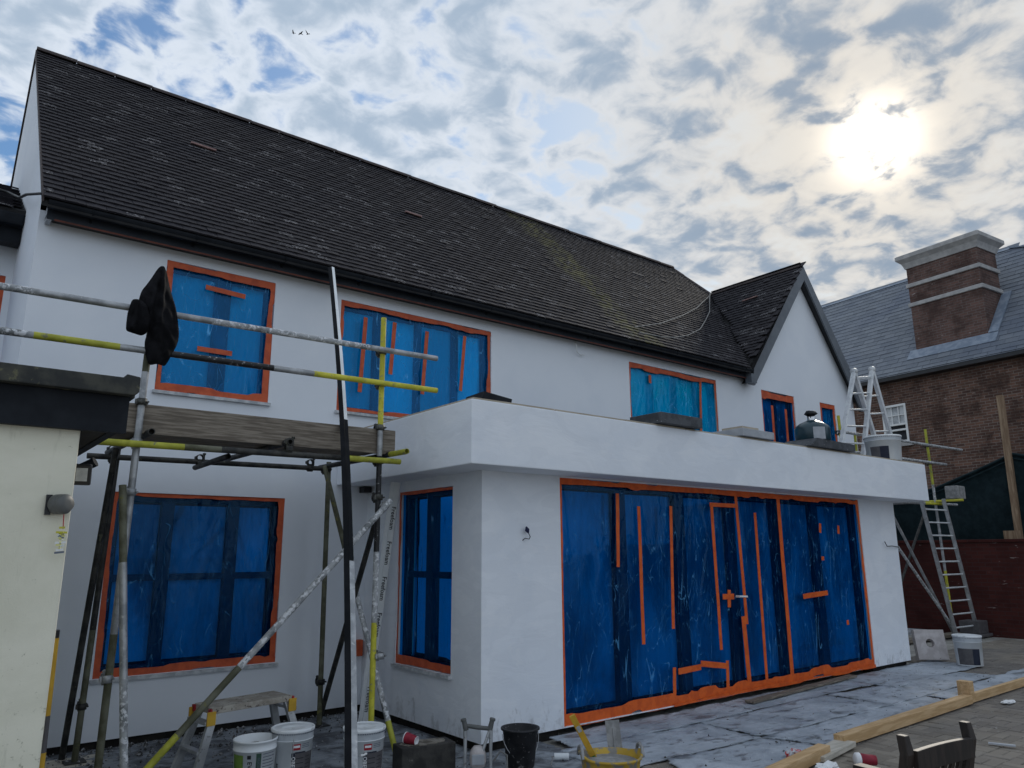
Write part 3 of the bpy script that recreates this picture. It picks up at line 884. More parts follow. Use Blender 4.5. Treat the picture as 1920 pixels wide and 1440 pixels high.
TP = [((5.61, 2.18), (5.585, 1.45)), ((5.92, 2.06), (5.91, 0.69)), ((6.43, 2.08), (6.375, 0.81)), ((7.14, 2.11), (7.16, 0.54), 0.05), ((7.11, 2.12), (7.63, 2.12), 0.045),
      ((7.61, 2.24), (7.66, 0.78), 0.05), ((7.60, 0.87), (7.63, 0.10), 0.075), ((7.975, 2.05), (7.965, 0.09), 0.05), ((8.49, 2.26), (8.49, 0.08), 0.07),
      ((6.42, 0.385), (6.79, 0.395), 0.06), ((6.79, 0.43), (7.27, 0.36), 0.06), ((6.36, 0.43), (6.34, 0.15), 0.05), ((7.25, 0.42), (7.23, 0.12), 0.05),
      ((7.24, 1.10), (7.45, 1.095), 0.06), ((7.365, 1.17), (7.35, 0.98), 0.055), ((8.87, 1.04), (9.45, 1.065), 0.06), ((9.425, 1.95), (9.405, 1.83), 0.05), ((9.88, 1.93), (9.865, 1.82), 0.05), ((9.41, 1.525), (9.41, 1.475), 0.06), ((9.88, 0.70), (9.88, 0.64), 0.05)]
doors = window(PF, GD, (5.70, 6.64, 7.56, 8.50, 9.40), (), 1, TP, 8, 'blue_film_deep', 'tape_bright', border=(0.03, 0.05, 0.10, 0.06), name='glazed_doors', label='wide run of glazed doors behind dark blue film with many orange tapes', fw_=0.09, amp=0.012, sill=False, mw=0.16)
hm = MB()
hm.tube([(7.46, YF - 0.01, 1.095), (7.46, YF - 0.055, 1.095)], 0.013, 10)
hm.tube([(7.45, YF - 0.055, 1.097), (7.60, YF - 0.055, 1.09)], 0.012, 10)
hm.build('door_handle', 'frame_white', doors)
# loose end of tape bunched on the threshold
tm = MB(); strip(tm, PF, (6.3, 0.075), (10.45, 0.075), 0.03, 0.012, 0.008, 40)
tm.build('tape_strip', 'tape_bright', doors)

# ------------------------------------------------------------------ main roof
EY, EZ, SL = 7.27, 4.66, 1.0525
tdir = Vector((0, 1, SL)).normalized(); nrm = Vector((0, -SL, 1)).normalized()
RY, RZ = 10.32, 7.87
roof_base = MB()
k_ = 0.03
roof_base.poly([(0.505, EY, EZ - k_), (11.03, EY, EZ - k_), (13.14, 9.59, 7.11 - k_), (12.73, RY, RZ - k_), (0.43, RY, RZ - k_)], (0, 0, -0.05))
roof_base.poly([(0.43, RY, RZ - k_), (12.73, RY, RZ - k_), (14.6, 13.37, EZ - k_), (0.43, 13.37, EZ - k_)], (0, 0, -0.05))
roof_base.poly([(12.73, RY, RZ - k_), (13.14, 9.59, 7.11 - k_), (14.9, 9.59, EZ - 0.1), (14.9, 13.37, EZ - 0.1)], (0, 0, -0.05))
roof = roof_base.build('roof', 'underlay', house)


def tile_proto(w=0.162, l=0.19, th=0.018):
    """lower edge at y = 0, camber across, slightly uneven"""
    v = []
    for (y, z0) in ((0, 0.030), (l, 0.004)):
        for x in (-w / 2, 0, w / 2):
            cam_ = 0.003 if x == 0 else 0
            v.append((x, y, z0 + cam_ - th)); v.append((x, y, z0 + cam_))
    # indices: row0: 0..5 row1: 6..11  (b,t per x)
    f = [(1, 3, 9, 7), (3, 5, 11, 9), (0, 2, 3, 1), (2, 4, 5, 3), (0, 1, 7, 6), (4, 10, 11, 5)]
    return v, f


tv, tf = tile_proto()
tile_me = bpy.data.meshes.new('tile'); tile_me.from_pydata(tv, [], tf); tile_me.materials.append(M['roof_tile'])


def lay(origin, along, upd, nrmv, nrow, ncol, pitch, gauge, inside, jig=1.0):
    res = []
    for r_ in range(nrow):
        for c_ in range(ncol):
            a = (c_ + (0.5 if r_ % 2 else 0)) * pitch
            p = origin + along * a + upd * (r_ * gauge)
            if not inside(p): continue
            lift = rnd.uniform(0, 0.004) * jig if rnd.random() > 0.06 else rnd.uniform(0.006, 0.014) * jig
            rz = rnd.uniform(-0.02, 0.02) * jig if rnd.random() > 0.04 else rnd.uniform(-0.07, 0.07) * jig
            rx = rnd.uniform(-0.015, 0.02) * jig
            b = Matrix((along, upd, nrmv)).transposed().to_4x4()
            mt = Matrix.Translation(p + nrmv * lift) @ b @ Euler((rx, rnd.uniform(-0.012, 0.012) * jig, rz)).to_matrix().to_4x4()
            res.append(mt)
    return res


def valley_ok(p):
    # left of the valley line and of the hip, right of the verge
    if p.y < 9.59: return p.x < 11.01 + (p.y - EY) * (13.14 - 11.01) / (9.6 - EY) - 0.03
    return p.x < 13.14 - (p.y - 9.59) * (13.14 - 12.73) / (RY - 9.59)


main = []
for r_ in range(44):
    yy = EY - 0.02 + tdir.y * r_ * 0.1
    vx = 0.505 - (yy - EY) * 0.0279
    for c_ in range(84):
        half = r_ % 2 and c_ == 0
        x = vx + (0.0415 if half else (c_ + (0.0 if r_ % 2 else 0.5)) * 0.165)
        p = Vector((x, yy, EZ - 0.02 + tdir.z * r_ * 0.1))
        if not valley_ok(p): continue
        q = rnd.random()
        lift = rnd.uniform(0, 0.0025) if q > 0.05 else rnd.uniform(0.004, 0.008)
        rz = rnd.uniform(-0.008, 0.008) if q > 0.03 else rnd.uniform(-0.03, 0.03)
        b = Matrix((Vector((1, 0, 0)), tdir, nrm)).transposed().to_4x4()
        mt = Matrix.Translation(p + nrm * lift) @ b @ Euler((rnd.uniform(-0.006, 0.008), rnd.uniform(-0.005, 0.005), rz)).to_matrix().to_4x4()
        if half: mt = mt @ Matrix.Diagonal((0.5, 1, 1, 1))
        main.append(mt)
main.sort(key=lambda q: (q.translation - Vector((0, 0, 1.6))).length)


def place_tiles(mats, n_parts, parent, me, name, rest, verts, faces, mat):
    wmi = WM(parent).inverted()
    mb = MB()
    for q, mt in enumerate(mats):
        if q < n_parts:
            o = bpy.data.objects.new(name, me); col.objects.link(o); o.parent = parent
            l, r, s = (wmi @ mt).decompose()
            o.location = l; o.rotation_euler = r.to_euler(); o.scale = s
        else:
            mb.add([mt @ Vector(p) for p in verts], faces)
    if mb.v:
        mb_o = mb.build(rest, mat, parent, kind='stuff')


place_tiles(main, 300, roof, tile_me, 'tile', 'upper_tiles', tv, tf, 'roof_tile')

# cross gable
GX, GZ, GL, GR = 13.14, 7.11, 1.15, 1.30
GY0 = 7.40
gb = MB()
gb.poly([(11.01, GY0, EZ - k_), (GX, GY0, GZ - k_), (GX, 9.60, GZ - k_), (11.01, EY, EZ - k_)], (0, 0, -0.05))
gb.poly([(GX, GY0, GZ - k_), (15.03, GY0, EZ - k_), (15.03, 9.6, EZ - k_), (GX, 9.60, GZ - k_)], (0, 0, -0.05))
groof = gb.build('gable_roof', 'underlay', house)
ud = Vector((1, 0, GL)).normalized(); nv_ = Vector((-GL, 0, 1)).normalized()
gt = lay(Vector((11.0, GY0 + 0.03, EZ - 0.02)), Vector((0, -1, 0)) * -1, ud, nv_, 33, 14, 0.165, 0.1, lambda p: p.z < GZ - 0.02 and p.y < EY + (p.z - EZ) / SL + 0.02)
# along must be right handed: flip so that along x up = normal
gt2 = []
for mt in gt:
    p = mt.translation
    b = Matrix((Vector((0, -1, 0)), ud, nv_)).transposed().to_4x4()
    gt2.append(Matrix.Translation(p) @ b @ Euler((rnd.uniform(-0.015, 0.02), 0, rnd.uniform(-0.02, 0.02))).to_matrix().to_4x4())
place_tiles(gt2, 0, groof, tile_me, 'tile', 'gable_tiles', tv, tf, 'roof_tile')
ud = Vector((-1, 0, GR)).normalized(); nv_ = Vector((GR, 0, 1)).normalized()
gt3 = []
for r_ in range(31):
    for c_ in range(14):
        p = Vector((15.04, GY0 + 0.08 + (c_ + (0.5 if r_ % 2 else 0)) * 0.165, EZ - 0.02)) + ud * (r_ * 0.1)
        if p.z > GZ - 0.03 or p.y > 9.55: continue
        gt3.append(Matrix.Translation(p) @ Matrix((Vector((0, 1, 0)), ud, nv_)).transposed().to_4x4())
place_tiles(gt3, 0, groof, tile_me, 'tile', 'far_slope_tiles', tv, tf, 'roof_tile')


def ridge_run(a, b, r, parent, step=0.30, mat='ridge_clay', name='ridge_tile'):
    a = Vector(a); b = Vector(b); d = (b - a); L_ = d.length; d.normalize()
    side = d.cross(Vector((0, 0, 1))).normalized(); u = side.cross(d)
    n = max(1, round(L_ / step))
    for k in range(n):
        p0 = a + d * (L_ * k / n + 0.004); p1 = a + d * (L_ * (k + 1) / n - 0.004)
        v = []
        m_ = 8
        lift = rnd.uniform(-0.004, 0.004)
        for p, rr in ((p0, r), (p1, r * 1.04)):
            for j in range(m_ + 1):
                t = math.pi * (j / m_)
                for q in (rr, rr - 0.014):
                    v.append(p + side * (q * math.cos(t)) + u * (q * math.sin(t) * 0.8 - 0.05 + lift))
        w = 2 * (m_ + 1)
        f = []
        for j in range(m_):
            f += [(2 * j, 2 * j + 2, w + 2 * j + 2, w + 2 * j), (2 * j + 1, w + 2 * j + 1, w + 2 * j + 3, 2 * j + 3), (2 * j, 2 * j + 1, 2 * j + 3, 2 * j + 2), (w + 2 * j, w + 2 * j + 2, w + 2 * j + 3, w + 2 * j + 1)]
        MB().add(v, f).build(name, mat, parent)


ridge_run((0.42, RY, RZ + 0.02), (12.73, RY, RZ + 0.02), 0.10, roof, 0.45)
ridge_run((12.73, RY, RZ + 0.02), (13.14, 9.59, 7.13), 0.09, roof, 0.4)
ridge_run((GX, GY0 + 0.01, GZ + 0.02), (GX, 9.58, GZ + 0.02), 0.075, groof, 0.45)
# verge mortar line on the left
MB().poly([(0.495, EY - 0.02, EZ - 0.05), (0.415, RY, RZ - 0.05), (0.415, RY, RZ + 0.02), (0.495, EY - 0.02, EZ + 0.01)], (0.018, 0, 0)).build('verge', 'ridge_clay', roof)
MB().poly([(0.415, RY, RZ - 0.05), (0.415, 13.37, EZ - 0.05), (0.415, 13.37, EZ), (0.415, RY, RZ + 0.02)], (0.018, 0, 0)).build('verge', 'ridge_clay', roof)

# eaves: fascia board, soffit, half round gutter with brackets
MB().box(0.56, 7.385, 4.515, 11.05, 7.41, 4.66).build('fascia_board', 'dark_fascia', house)
MB().box(0.56, 7.412, 4.54, 11.3, YM - 0.003, 4.565).build('soffit', 'frame_black', house)
gut = MB()
prof = [(0.062 * math.cos(t), -0.062 * math.sin(t)) for t in [math.pi * i / 10 for i in range(11)]]
prof = prof + [(p[0] * 0.92, p[1] * 0.92) for p in reversed(prof)]
gx0, gx1 = 0.55, 11.02
v = [(x, 7.315 + a, 4.645 + b) for x in (gx0, gx1) for (a, b) in prof]
n_ = len(prof)
gut.add(v, [(k, (k + 1) % n_, n_ + (k + 1) % n_, n_ + k) for k in range(n_)])
for x in (gx0, gx1): gut.add([(x, 7.315 + a, 4.645 + b) for (a, b) in prof[:11]], [tuple(range(11))])
gutter = gut.build('gutter', 'black_trim', house)
for k in range(12):
    x = 0.9 + k * 0.9
    bm_ = MB()
    bm_.box(x - 0.012, 7.375, 4.56, x + 0.012, 7.388, 4.66)
    bm_.tube([(x, 7.315 + 0.066 * math.cos(t), 4.645 - 0.066 * math.sin(t)) for t in [math.pi * i / 8 for i in range(9)]], 0.006, 6)
    bm_.build('bracket', 'black_trim', gutter)
MB().box(0.56, 7.395, 4.505, 0.60, 7.52, 4.66).build('eaves_end', 'slab_light', house)

MB().box(0.62, 7.378, 4.506, 11.0, 7.384, 4.522).build('tape_strip', 'red_brown_tape', house)
mb = MB(); mb.tube([(7.05, 7.50, 4.52), (7.04, 7.46, 4.44), (7.06, 7.48, 4.37), (7.14, 7.50, 4.34), (7.22, 7.49, 4.345)], 0.006, 8)
mb.build('loose_wire', 'frame_white', house)
# barge boards on the gable
for (x1, z1, nm) in ((11.03, 4.60, 'l'), (15.05, 4.55, 'r')):
    mb = MB()
    a = Vector((GX, GY0, GZ - 0.01)); b = Vector((x1, GY0, z1))
    dz = -0.30
    mb.poly([a, b, b + Vector((0, 0, dz * 0.62)), b + Vector((0.16 if nm == 'l' else -0.16, 0, dz * 0.62)), a + Vector((0, 0, dz))], (0, -0.03, 0))
    mb.build('barge_board', 'grey_trim', house)
    mb = MB()
    c = Vector((0, YM - GY0 - 0.004, 0))
    off = Vector((0, 0, dz * 0.9))
    mb.poly([a + off, b + Vector((0, 0, -0.16)), b + Vector((0, 0, -0.16)) + c, a + off + c], (0, 0, 0.015))
    mb.build('gable_soffit', 'frame_black', house)
MB().box(10.95, 7.27, 4.42, 11.10, 7.395, 4.60).build('eaves_box', 'grey_trim', house)

# side wing on the far left, set back
WY = 9.15
mb = MB()
wall_with_holes(mb, -6.0, 0.513, 0, 4.86, [(-0.8, 0.41, 3.2, 4.47)], lambda u, v, n=0: (u, WY - n, v), 0.15)
mb.build('wing_wall', 'wall_render', house)
wp = lambda u, v, n=0: (u, WY - n, v)
window(wp, (-0.8, 0.41, 3.2, 4.47), (-0.2,), (), 1, [], 9, border=(0.05, 0.05, 0.05, 0.08), label='window at the far left edge, set back in the wing')
mb = MB(); mb.poly([(-6.2, 8.74, 5.07), (0.51, 8.74, 5.07), (0.51, 10.1, 5.86), (-6.2, 10.1, 5.86)], (0, 0, -0.06)); mb.poly([(-6.2, 10.1, 5.86), (0.51, 10.1, 5.86), (0.51, 11.5, 5.0), (-6.2, 11.5, 5.0)], (0, 0, -0.06))
wroof = mb.build('wing_roof', 'underlay', house)
wt = lay(Vector((-1.2, 8.72, 5.06)), Vector((1, 0, 0)), Vector((0, 1.36, 0.79)).normalized(), Vector((0, -0.79, 1.36)).normalized(), 16, 11, 0.165, 0.1, lambda p: p.x < 0.42)
place_tiles(wt, 0, wroof, tile_me, 'tile', 'wing_tiles', tv, tf, 'roof_tile')
MB().box(-6, 8.84, 4.74, 0.47, 9.0, 5.02).build('wing_fascia', 'black_trim', house)
MB().box(-6, 8.72, 4.90, 0.475, 8.838, 5.03).build('wing_gutter', 'black_trim', house, bevel=0.02)


# ------------------------------------------------------------------ outbuilding at the left
ob = thing('outbuilding', 'cream rendered outbuilding with a deep black fascia at the left edge', 'outbuilding', (-1.5, 5.5, 0))
MB().box(-4.0, 4.0, -0.05, 0.558, 7.3, 2.19).build('wall', 'cream_render', ob, bevel=0.012)
MB().box(-4.0, 3.952, 2.168, 0.742, 3.995, 2.345).build('fascia_board', 'black_trim', ob)
MB().box(0.70, 3.998, 2.195, 0.742, 7.3, 2.345).build('fascia_board', 'black_trim', ob)
MB().box(-4.0, 4.0, 2.20, 0.698, 7.3, 2.35).build('roof_deck', 'underlay', ob)
mb = MB(); mb.poly([(-4.0, 3.90, 2.348), (0.755, 3.90, 2.348), (0.772, 3.90, 2.365), (0.772, 3.90, 2.44), (0.71, 3.90, 2.448), (0.70, 3.90, 2.43), (-4.0, 3.90, 2.43)], (0, 0.09, 0))
mb.build('roof_edge', 'roof_edge_felt', ob, bevel=0.006)
MB().box(0.70, 3.995, 2.352, 0.772, 7.3, 2.43).build('roof_edge', 'roof_edge_felt', ob)
mb = MB(); mb.tube([(0.56, 5.2, 1.99), (0.80, 5.05, 2.14)], 0.03, 10); mb.build('overflow_pipe', 'black_trim', ob)
mb = MB(); mb.obox((0.655, 5.14, 2.05), Vector((0.24, -0.15, 0.15)).normalized() * 0.03, Vector((0.15, 0.24, 0)).normalized() * 0.042, Vector((-0.12, 0.05, 0.24)).normalized() * 0.036); mb.build('pipe_clip', 'slab_light', ob, bevel=0.006)

# retractable washing line on its wall
rl = thing('washing_line_reel', 'grey plastic washing line reel on the cream wall with cord and pegs', 'washing line', (0.50, 3.97, 1.82))
mb = MB()
ring = [(0.043 * math.cos(t) * (1.0 if math.sin(t) > -0.5 else 0.9), 0.046 * math.sin(t)) for t in [2 * math.pi * i / 22 for i in range(22)]]
axd = Vector((0.55, -0.83, 0)).normalized(); sid = Vector((0.83, 0.55, 0)).normalized()
c0 = Vector((0.475, 3.985, 1.822))
v = []
lay_s = [(0.0, 0.78), (0.01, 0.97), (0.045, 1.0), (0.047, 0.975), (0.052, 0.975), (0.054, 1.0), (0.072, 0.97), (0.082, 0.82), (0.084, 0.3)]
for (t, s_) in lay_s:
    for (a, b) in ring: v.append(c0 + axd * t + sid * (a * s_ + 0.012) + Vector((0, 0, b * s_)))
n_ = len(ring)
mb.add(v, [(i * n_ + k, i * n_ + (k + 1) % n_, (i + 1) * n_ + (k + 1) % n_, (i + 1) * n_ + k) for i in range(len(lay_s) - 1) for k in range(n_)] + [tuple(range((len(lay_s) - 1) * n_, len(lay_s) * n_))], True)
mb.build('case', 'reel_grey', rl)
MB().box(0.452, 3.984, 1.775, 0.475, 3.999, 1.865).build('wall_bracket', 'frame_black', rl)
cpt = c0 + axd * 0.06 + sid * 0.018
mb = MB(); mb.tube([cpt + Vector((0, 0, -0.042)), cpt + Vector((0.004, 0, -0.11))], 0.0022, 6); mb.build('cord', 'red_plastic', rl)
for k in range(13):
    z = cpt.z - 0.11 - k * 0.008
    a = rnd.uniform(0, 6.28); l = rnd.uniform(0.012, 0.026)
    mb = MB(); mb.bar((cpt.x - math.cos(a) * l, cpt.y - math.sin(a) * l * 0.4, z - rnd.uniform(-0.01, 0.01)), (cpt.x + math.cos(a) * l, cpt.y + math.sin(a) * l * 0.4, z + rnd.uniform(-0.012, 0.012)), 0.007, 0.009)
    mb.build('peg', rnd.choice(['yellow_paint', 'ink_white', 'peg_mix', 'ink_soft', 'ink_white']), rl)

fl = thing('floodlight', 'small black floodlight fixed to the side of the cream outbuilding', 'floodlight', (0.56, 4.75, 2.03))
mb = MB()
fc = Vector((0.69, 4.72, 2.03)); fd = Vector((-0.25, -0.93, -0.12)).normalized(); fs = fd.cross(Vector((0, 0, 1))).normalized() * -1; fu = fs.cross(fd) * -1
mb.obox(fc, fs * 0.045, fu * 0.058, fd * 0.018); mb.build('housing', 'frame_black', fl, bevel=0.008)
mb = MB(); mb.obox(fc + fd * 0.019, fs * 0.028, fu * 0.036, fd * 0.004); mb.build('lens', 'pale_glass', fl)
mb = MB(); mb.bar((0.56, 4.75, 2.02), tuple(fc - fd * 0.01), 0.02, 0.03); mb.build('arm', 'frame_black', fl)

po = thing('broom_pole', 'yellow pole with a black grip leaning behind the cream wall', 'pole', (0.66, 4.55, 0))


def mtube(name, pts, r, bands, parent, n=12, hollow=True):
    """tube with painted bands: bands = [(t_end, material), ...] along its length"""
    pts = [Vector(p) for p in pts]
    a, b = pts[0], pts[-1]
    cut = sorted({0.0, 1.0, *[t for t, _ in bands]})
    if len(pts) == 2:
        P = []
        for i in range(len(cut)): P.append(a.lerp(b, cut[i]))
    else: P = pts
    mb = MB(); mb.tube(P, r, n, True, hollow)
    o = mb.build(name, bands[0][1], parent)
    me = o.data
    names = []
    for _, mname in bands:
        if mname not in names: names.append(mname)
    for mname in names[1:]: me.materials.append(M[mname])
    inv = WM(parent)
    for p in me.polygons:
        c = inv @ p.center
        t = (c - a).dot(b - a) / (b - a).length_squared
        for te, mname in bands:
            if t <= te + 1e-4:
                p.material_index = names.index(mname); break
        else: p.material_index = names.index(bands[-1][1])
    return o


mtube('shaft', [(0.655, 4.62, 0), (0.628, 4.5, 1.23)], 0.0155, [(0.53, 'yellow_plastic'), (0.67, 'label_grey'), (0.97, 'yellow_plastic'), (1.0, 'frame_black')], po, 12, False)

# ------------------------------------------------------------------ scaffold by the outbuilding
TR = 0.0242
sf = thing('scaffold', 'tube scaffold with guard rails and weathered toe board between outbuilding and extension', 'scaffold', (2.1, 6.3, 0))
FY = 5.75


def coupler(p, ax1, ax2, parent=None, mat='coupler_steel'):
    p = Vector(p); a1 = Vector(ax1).normalized(); a2 = Vector(ax2).normalized()
    side = a1.cross(a2).normalized()
    mb = MB()
    mb.lathe([(0.026, -0.024), (0.034, -0.024), (0.034, 0.024), (0.026, 0.024)], p, 14, a1)
    mb.lathe([(0.026, -0.024), (0.034, -0.024), (0.034, 0.024), (0.026, 0.024)], p + side * 0.055, 14, a2)
    mb.obox(p + side * 0.028, a1 * 0.02, a2 * 0.02, side * 0.012)
    for (q, ax, out) in ((p, a1, a2), (p + side * 0.055, a2, a1)):
        mb.tube([q + out * 0.036 - side * 0.03, q + out * 0.036 + side * 0.045], 0.0075, 6)
        mb.tube([q + out * 0.036 + side * 0.03, q + out * 0.036 + side * 0.046], 0.014, 6)
        mb.obox(q - out * 0.036, ax * 0.018, out * 0.008, side * 0.012)
    return mb.build('coupler', mat, parent or sf)


X, Y, Z = Vector((1, 0, 0)), Vector((0, 1, 0)), Vector((0, 0, 1))
mtube('standard', [(3.075, FY, 0), (3.065, FY, 3.655)], TR, [(0.18, 'yellow_paint'), (0.285, 'yellow_paint'), (0.44, 'splashed_steel'), (0.66, 'black_splashed'), (0.727, 'galv_steel'), (1.0, 'yellow_paint')], sf)
mtube('standard', [(1.125, FY, 0.0), (1.172, FY, 3.60)], TR, [(0.30, 'mossy_steel'), (0.50, 'galv_steel'), (0.80, 'galv_steel'), (1.0, 'mossy_steel')], sf)
mtube('standard', [(3.25, 7.1, 0.0), (3.22, 7.1, 2.50)], TR, [(1.0, 'mossy_steel')], sf)
mtube('standard', [(1.225, 7.12, 0.0), (1.285, 7.10, 2.50)], TR, [(0.4, 'mossy_steel'), (1.0, 'dark_steel')], sf)
mtube('guard_rail', [(-0.9, FY - 0.052, 3.30), (3.60, FY - 0.052, 3.352)], TR, [(0.3, 'splashed_steel'), (0.55, 'galv_steel'), (0.85, 'splashed_steel'), (1.0, 'galv_steel')], sf)
mtube('guard_rail', [(-0.9, FY - 0.052, 3.005), (3.605, FY - 0.052, 3.05)], TR, [(0.30, 'splashed_steel'), (0.415, 'lime_paint'), (0.47, 'galv_steel'), (0.66, 'black_splashed'), (0.735, 'galv_steel'), (1.0, 'yellow_paint')], sf)
mtube('ledger', [(0.62, FY - 0.055, 2.345), (3.24, FY - 0.055, 2.37)], TR, [(0.32, 'lime_paint'), (0.42, 'mossy_steel'), (0.8, 'dark_steel'), (1.0, 'lime_paint')], sf)
mtube('ledger', [(1.05, 7.05, 2.40), (3.22, 7.05, 2.425)], TR, [(1.0, 'dark_steel')], sf)
mtube('transom', [(1.225, 5.66, 2.44), (1.225, 7.2, 2.455)], TR, [(1.0, 'dark_steel')], sf)
mtube('transom', [(2.235, 5.66, 2.455), (2.235, 7.2, 2.47)], TR, [(1.0, 'dark_steel')], sf)
mtube('transom', [(3.165, 5.45, 2.43), (3.165, 7.2, 2.45)], TR, [(0.16, 'lime_paint'), (1.0, 'dark_steel')], sf)
mtube('transom', [(1.95, 6.25, 2.38), (1.95, 7.18, 2.37)], TR, [(1.0, 'dark_steel')], sf)
mtube('brace', [(3.14, FY - 0.09, 2.03), (1.22, FY - 0.13, 0.06)], TR, [(0.62, 'splashed_steel'), (0.82, 'mossy_steel'), (1.0, 'lime_paint')], sf)
mtube('brace', [(3.13, 7.0, 2.44), (3.30, 5.72, 0.0)], TR, [(0.42, 'mossy_steel'), (0.9, 'splashed_steel'), (1.0, 'lime_paint')], sf)
mtube('brace', [(3.30, 7.22, 0.02), (3.12, 5.83, 1.95)], TR, [(1.0, 'dark_steel')], sf)
mtube('brace', [(1.16, 7.28, 0.0), (1.18, 6.6, 2.42)], TR, [(1.0, 'dark_steel')], sf)
mtube('brace', [(1.083, FY - 0.06, 2.06), (1.24, FY - 0.34, 0.0)], TR, [(0.25, 'mossy_steel'), (0.6, 'galv_steel'), (1.0, 'splashed_steel')], sf)
for (p, a, b, mt) in (((3.066, FY, 3.342), Z, X, 'coupler_steel'), ((3.068, FY, 3.05), Z, X, 'coupler_steel'), ((1.16, FY, 3.32), Z, X, 'coupler_steel'), ((3.07, FY, 2.66), Z, X, 'coupler_steel'),
                  ((3.072, FY, 2.37), Z, X, 'dark_steel'), ((3.1, FY, 1.98), Z, Vector((-0.7, 0, -0.7)), 'galv_steel'), ((3.076, FY, 2.06), Z, X, 'coupler_steel'), ((1.16, FY, 2.66), Z, X, 'coupler_steel'), ((1.155, FY, 2.37), Z, X, 'galv_steel'),
                  ((1.15, FY, 2.02), Z, X, 'galv_steel'), ((1.125, FY, 0.80), Z, X, 'galv_steel'), ((3.12, FY - 0.03, 0.78), Z, X, 'galv_steel'), ((1.235, 7.12, 0.42), Z, X, 'dark_steel'), ((3.25, 7.1, 0.40), Z, X, 'dark_steel'),
                  ((1.24, 7.08, 2.42), X, Y, 'dark_steel'), ((1.05 + 0.2, 7.08, 2.40), Z, X, 'dark_steel'), ((3.19, 7.08, 2.42), Z, X, 'dark_steel'), ((2.235, FY - 0.055, 2.40), X, Y, 'dark_steel'), ((1.95, 7.05, 2.39), X, Y, 'dark_steel'), ((3.0, 7.05, 2.42), X, Y, 'dark_steel')):
    coupler(p, a, b, sf, mt)
for (x, y) in ((3.075, FY), (1.125, FY), (3.25, 7.1), (1.225, 7.12)):
    MB().box(x - 0.075, y - 0.075, 0.012, x + 0.075, y + 0.075, 0.02).build('base_plate', 'dark_steel', sf)
mb = MB(); mb.box(1.06, FY + 0.028, 2.438, 3.235, FY + 0.066, 2.652); mb.build('toe_board', 'old_timber', sf, bevel=0.006)
for k in range(4):
    y0 = FY + 0.085 + k * 0.24
    mb = MB(); mb.box(0.95 + 0.03 * k, y0, 2.481, 3.22 - 0.02 * k, y0 + 0.225, 2.519)
    tag(mb.build('scaffold_board', 'old_timber', bevel=0.004), ['weathered deck board right behind the toe board of the scaffold', 'second scaffold deck board behind the toe board, seen from below', 'third scaffold deck board behind the toe board, seen from below', 'scaffold deck board nearest the house wall, seen from below'][k], 'board', 'scaffold deck boards')
mb = MB(); mb.box(1.0, 6.98, 0.0, 1.45, 7.3, 0.012); tag(mb.build('sole_board', 'pale_timber'), 'short timber sole board under the rear scaffold feet by the cream outbuilding', 'board')


# garment hung over the standard
def pillow(mb, outline, P, amp, rings=5, seed=0):
    """cloth bundle: both sides of an outline, hanging in folds"""
    r = random.Random(seed)
    pts = []
    n0 = len(outline)
    for i in range(n0):
        a = Vector(outline[i]); b = Vector(outline[(i + 1) % n0])
        for k in range(8): pts.append(a.lerp(b, k / 8))
    n = len(pts)
    for _ in range(7): pts = [(pts[i - 1] + pts[i] * 2 + pts[(i + 1) % n]) / 4 for i in range(n)]
    c = sum(pts, Vector((0, 0))) / n
    topv = max(p.y for p in pts)
    folds = [(r.uniform(-0.16, 0.16), r.uniform(0.010, 0.022), r.uniform(0.4, 1.0) * r.choice((1, -0.8))) for _ in range(9)]
    for sgn in (1, -1):
        v = []
        for k in range(rings + 1):
            s = 1 - k / (rings + 0.3)
            d = amp * math.sqrt(max(0, 1 - s * s))
            for i, p in enumerate(pts):
                q = c + (p - c) * s
                drop = (topv - q.y) / 0.6
                rip = 0
                for (fx, wd, am) in folds:
                    x = (q.x - c.x) - fx * (0.25 + 0.9 * drop)
                    rip += am * math.exp(-(x / (wd * (0.5 + drop))) ** 2)
                rip *= amp * 0.36 * min(1, (1 - s) * 3 + 0.1)
                rip += amp * 0.10 * math.sin(61 * q.x + 47 * q.y + seed)
                v.append(P(q.x, q.y, sgn * d + rip * (1 if sgn > 0 else 0.4)))
        f = [(k * n + i, k * n + (i + 1) % n, (k + 1) * n + (i + 1) % n, (k + 1) * n + i) for k in range(rings) for i in range(n)] + [tuple(range(rings * n, rings * n + n))]
        mb.add(v, f, True)


GP = lambda u, v, n: (u, 5.675 - n, v)
mb = MB()
pillow(mb, [(1.165, 3.668), (1.205, 3.678), (1.258, 3.505), (1.322, 3.331), (1.354, 3.132), (1.30, 2.99), (1.273, 2.92), (1.215, 2.935), (1.16, 2.91), (1.115, 3.07), (1.14, 3.17), (1.05, 3.36), (1.062, 3.45), (1.11, 3.54)], GP, 0.05, 14, 2)
tag(mb.build('garment', 'black_cloth'), 'black hooded work top hung over the scaffold standard and guard rails', 'garment')
gar = bpy.data.objects['garment']
mb = MB()
pillow(mb, [(1.005, 3.375), (1.05, 3.38), (1.10, 3.36), (1.15, 3.24), (1.125, 3.14), (1.09, 3.115), (1.03, 3.125), (0.985, 3.135), (0.985, 3.26)], lambda u, v, n: (u, 5.65 - n, v), 0.04, 12, 5)
mb.build('sleeve', 'black_cloth', gar)

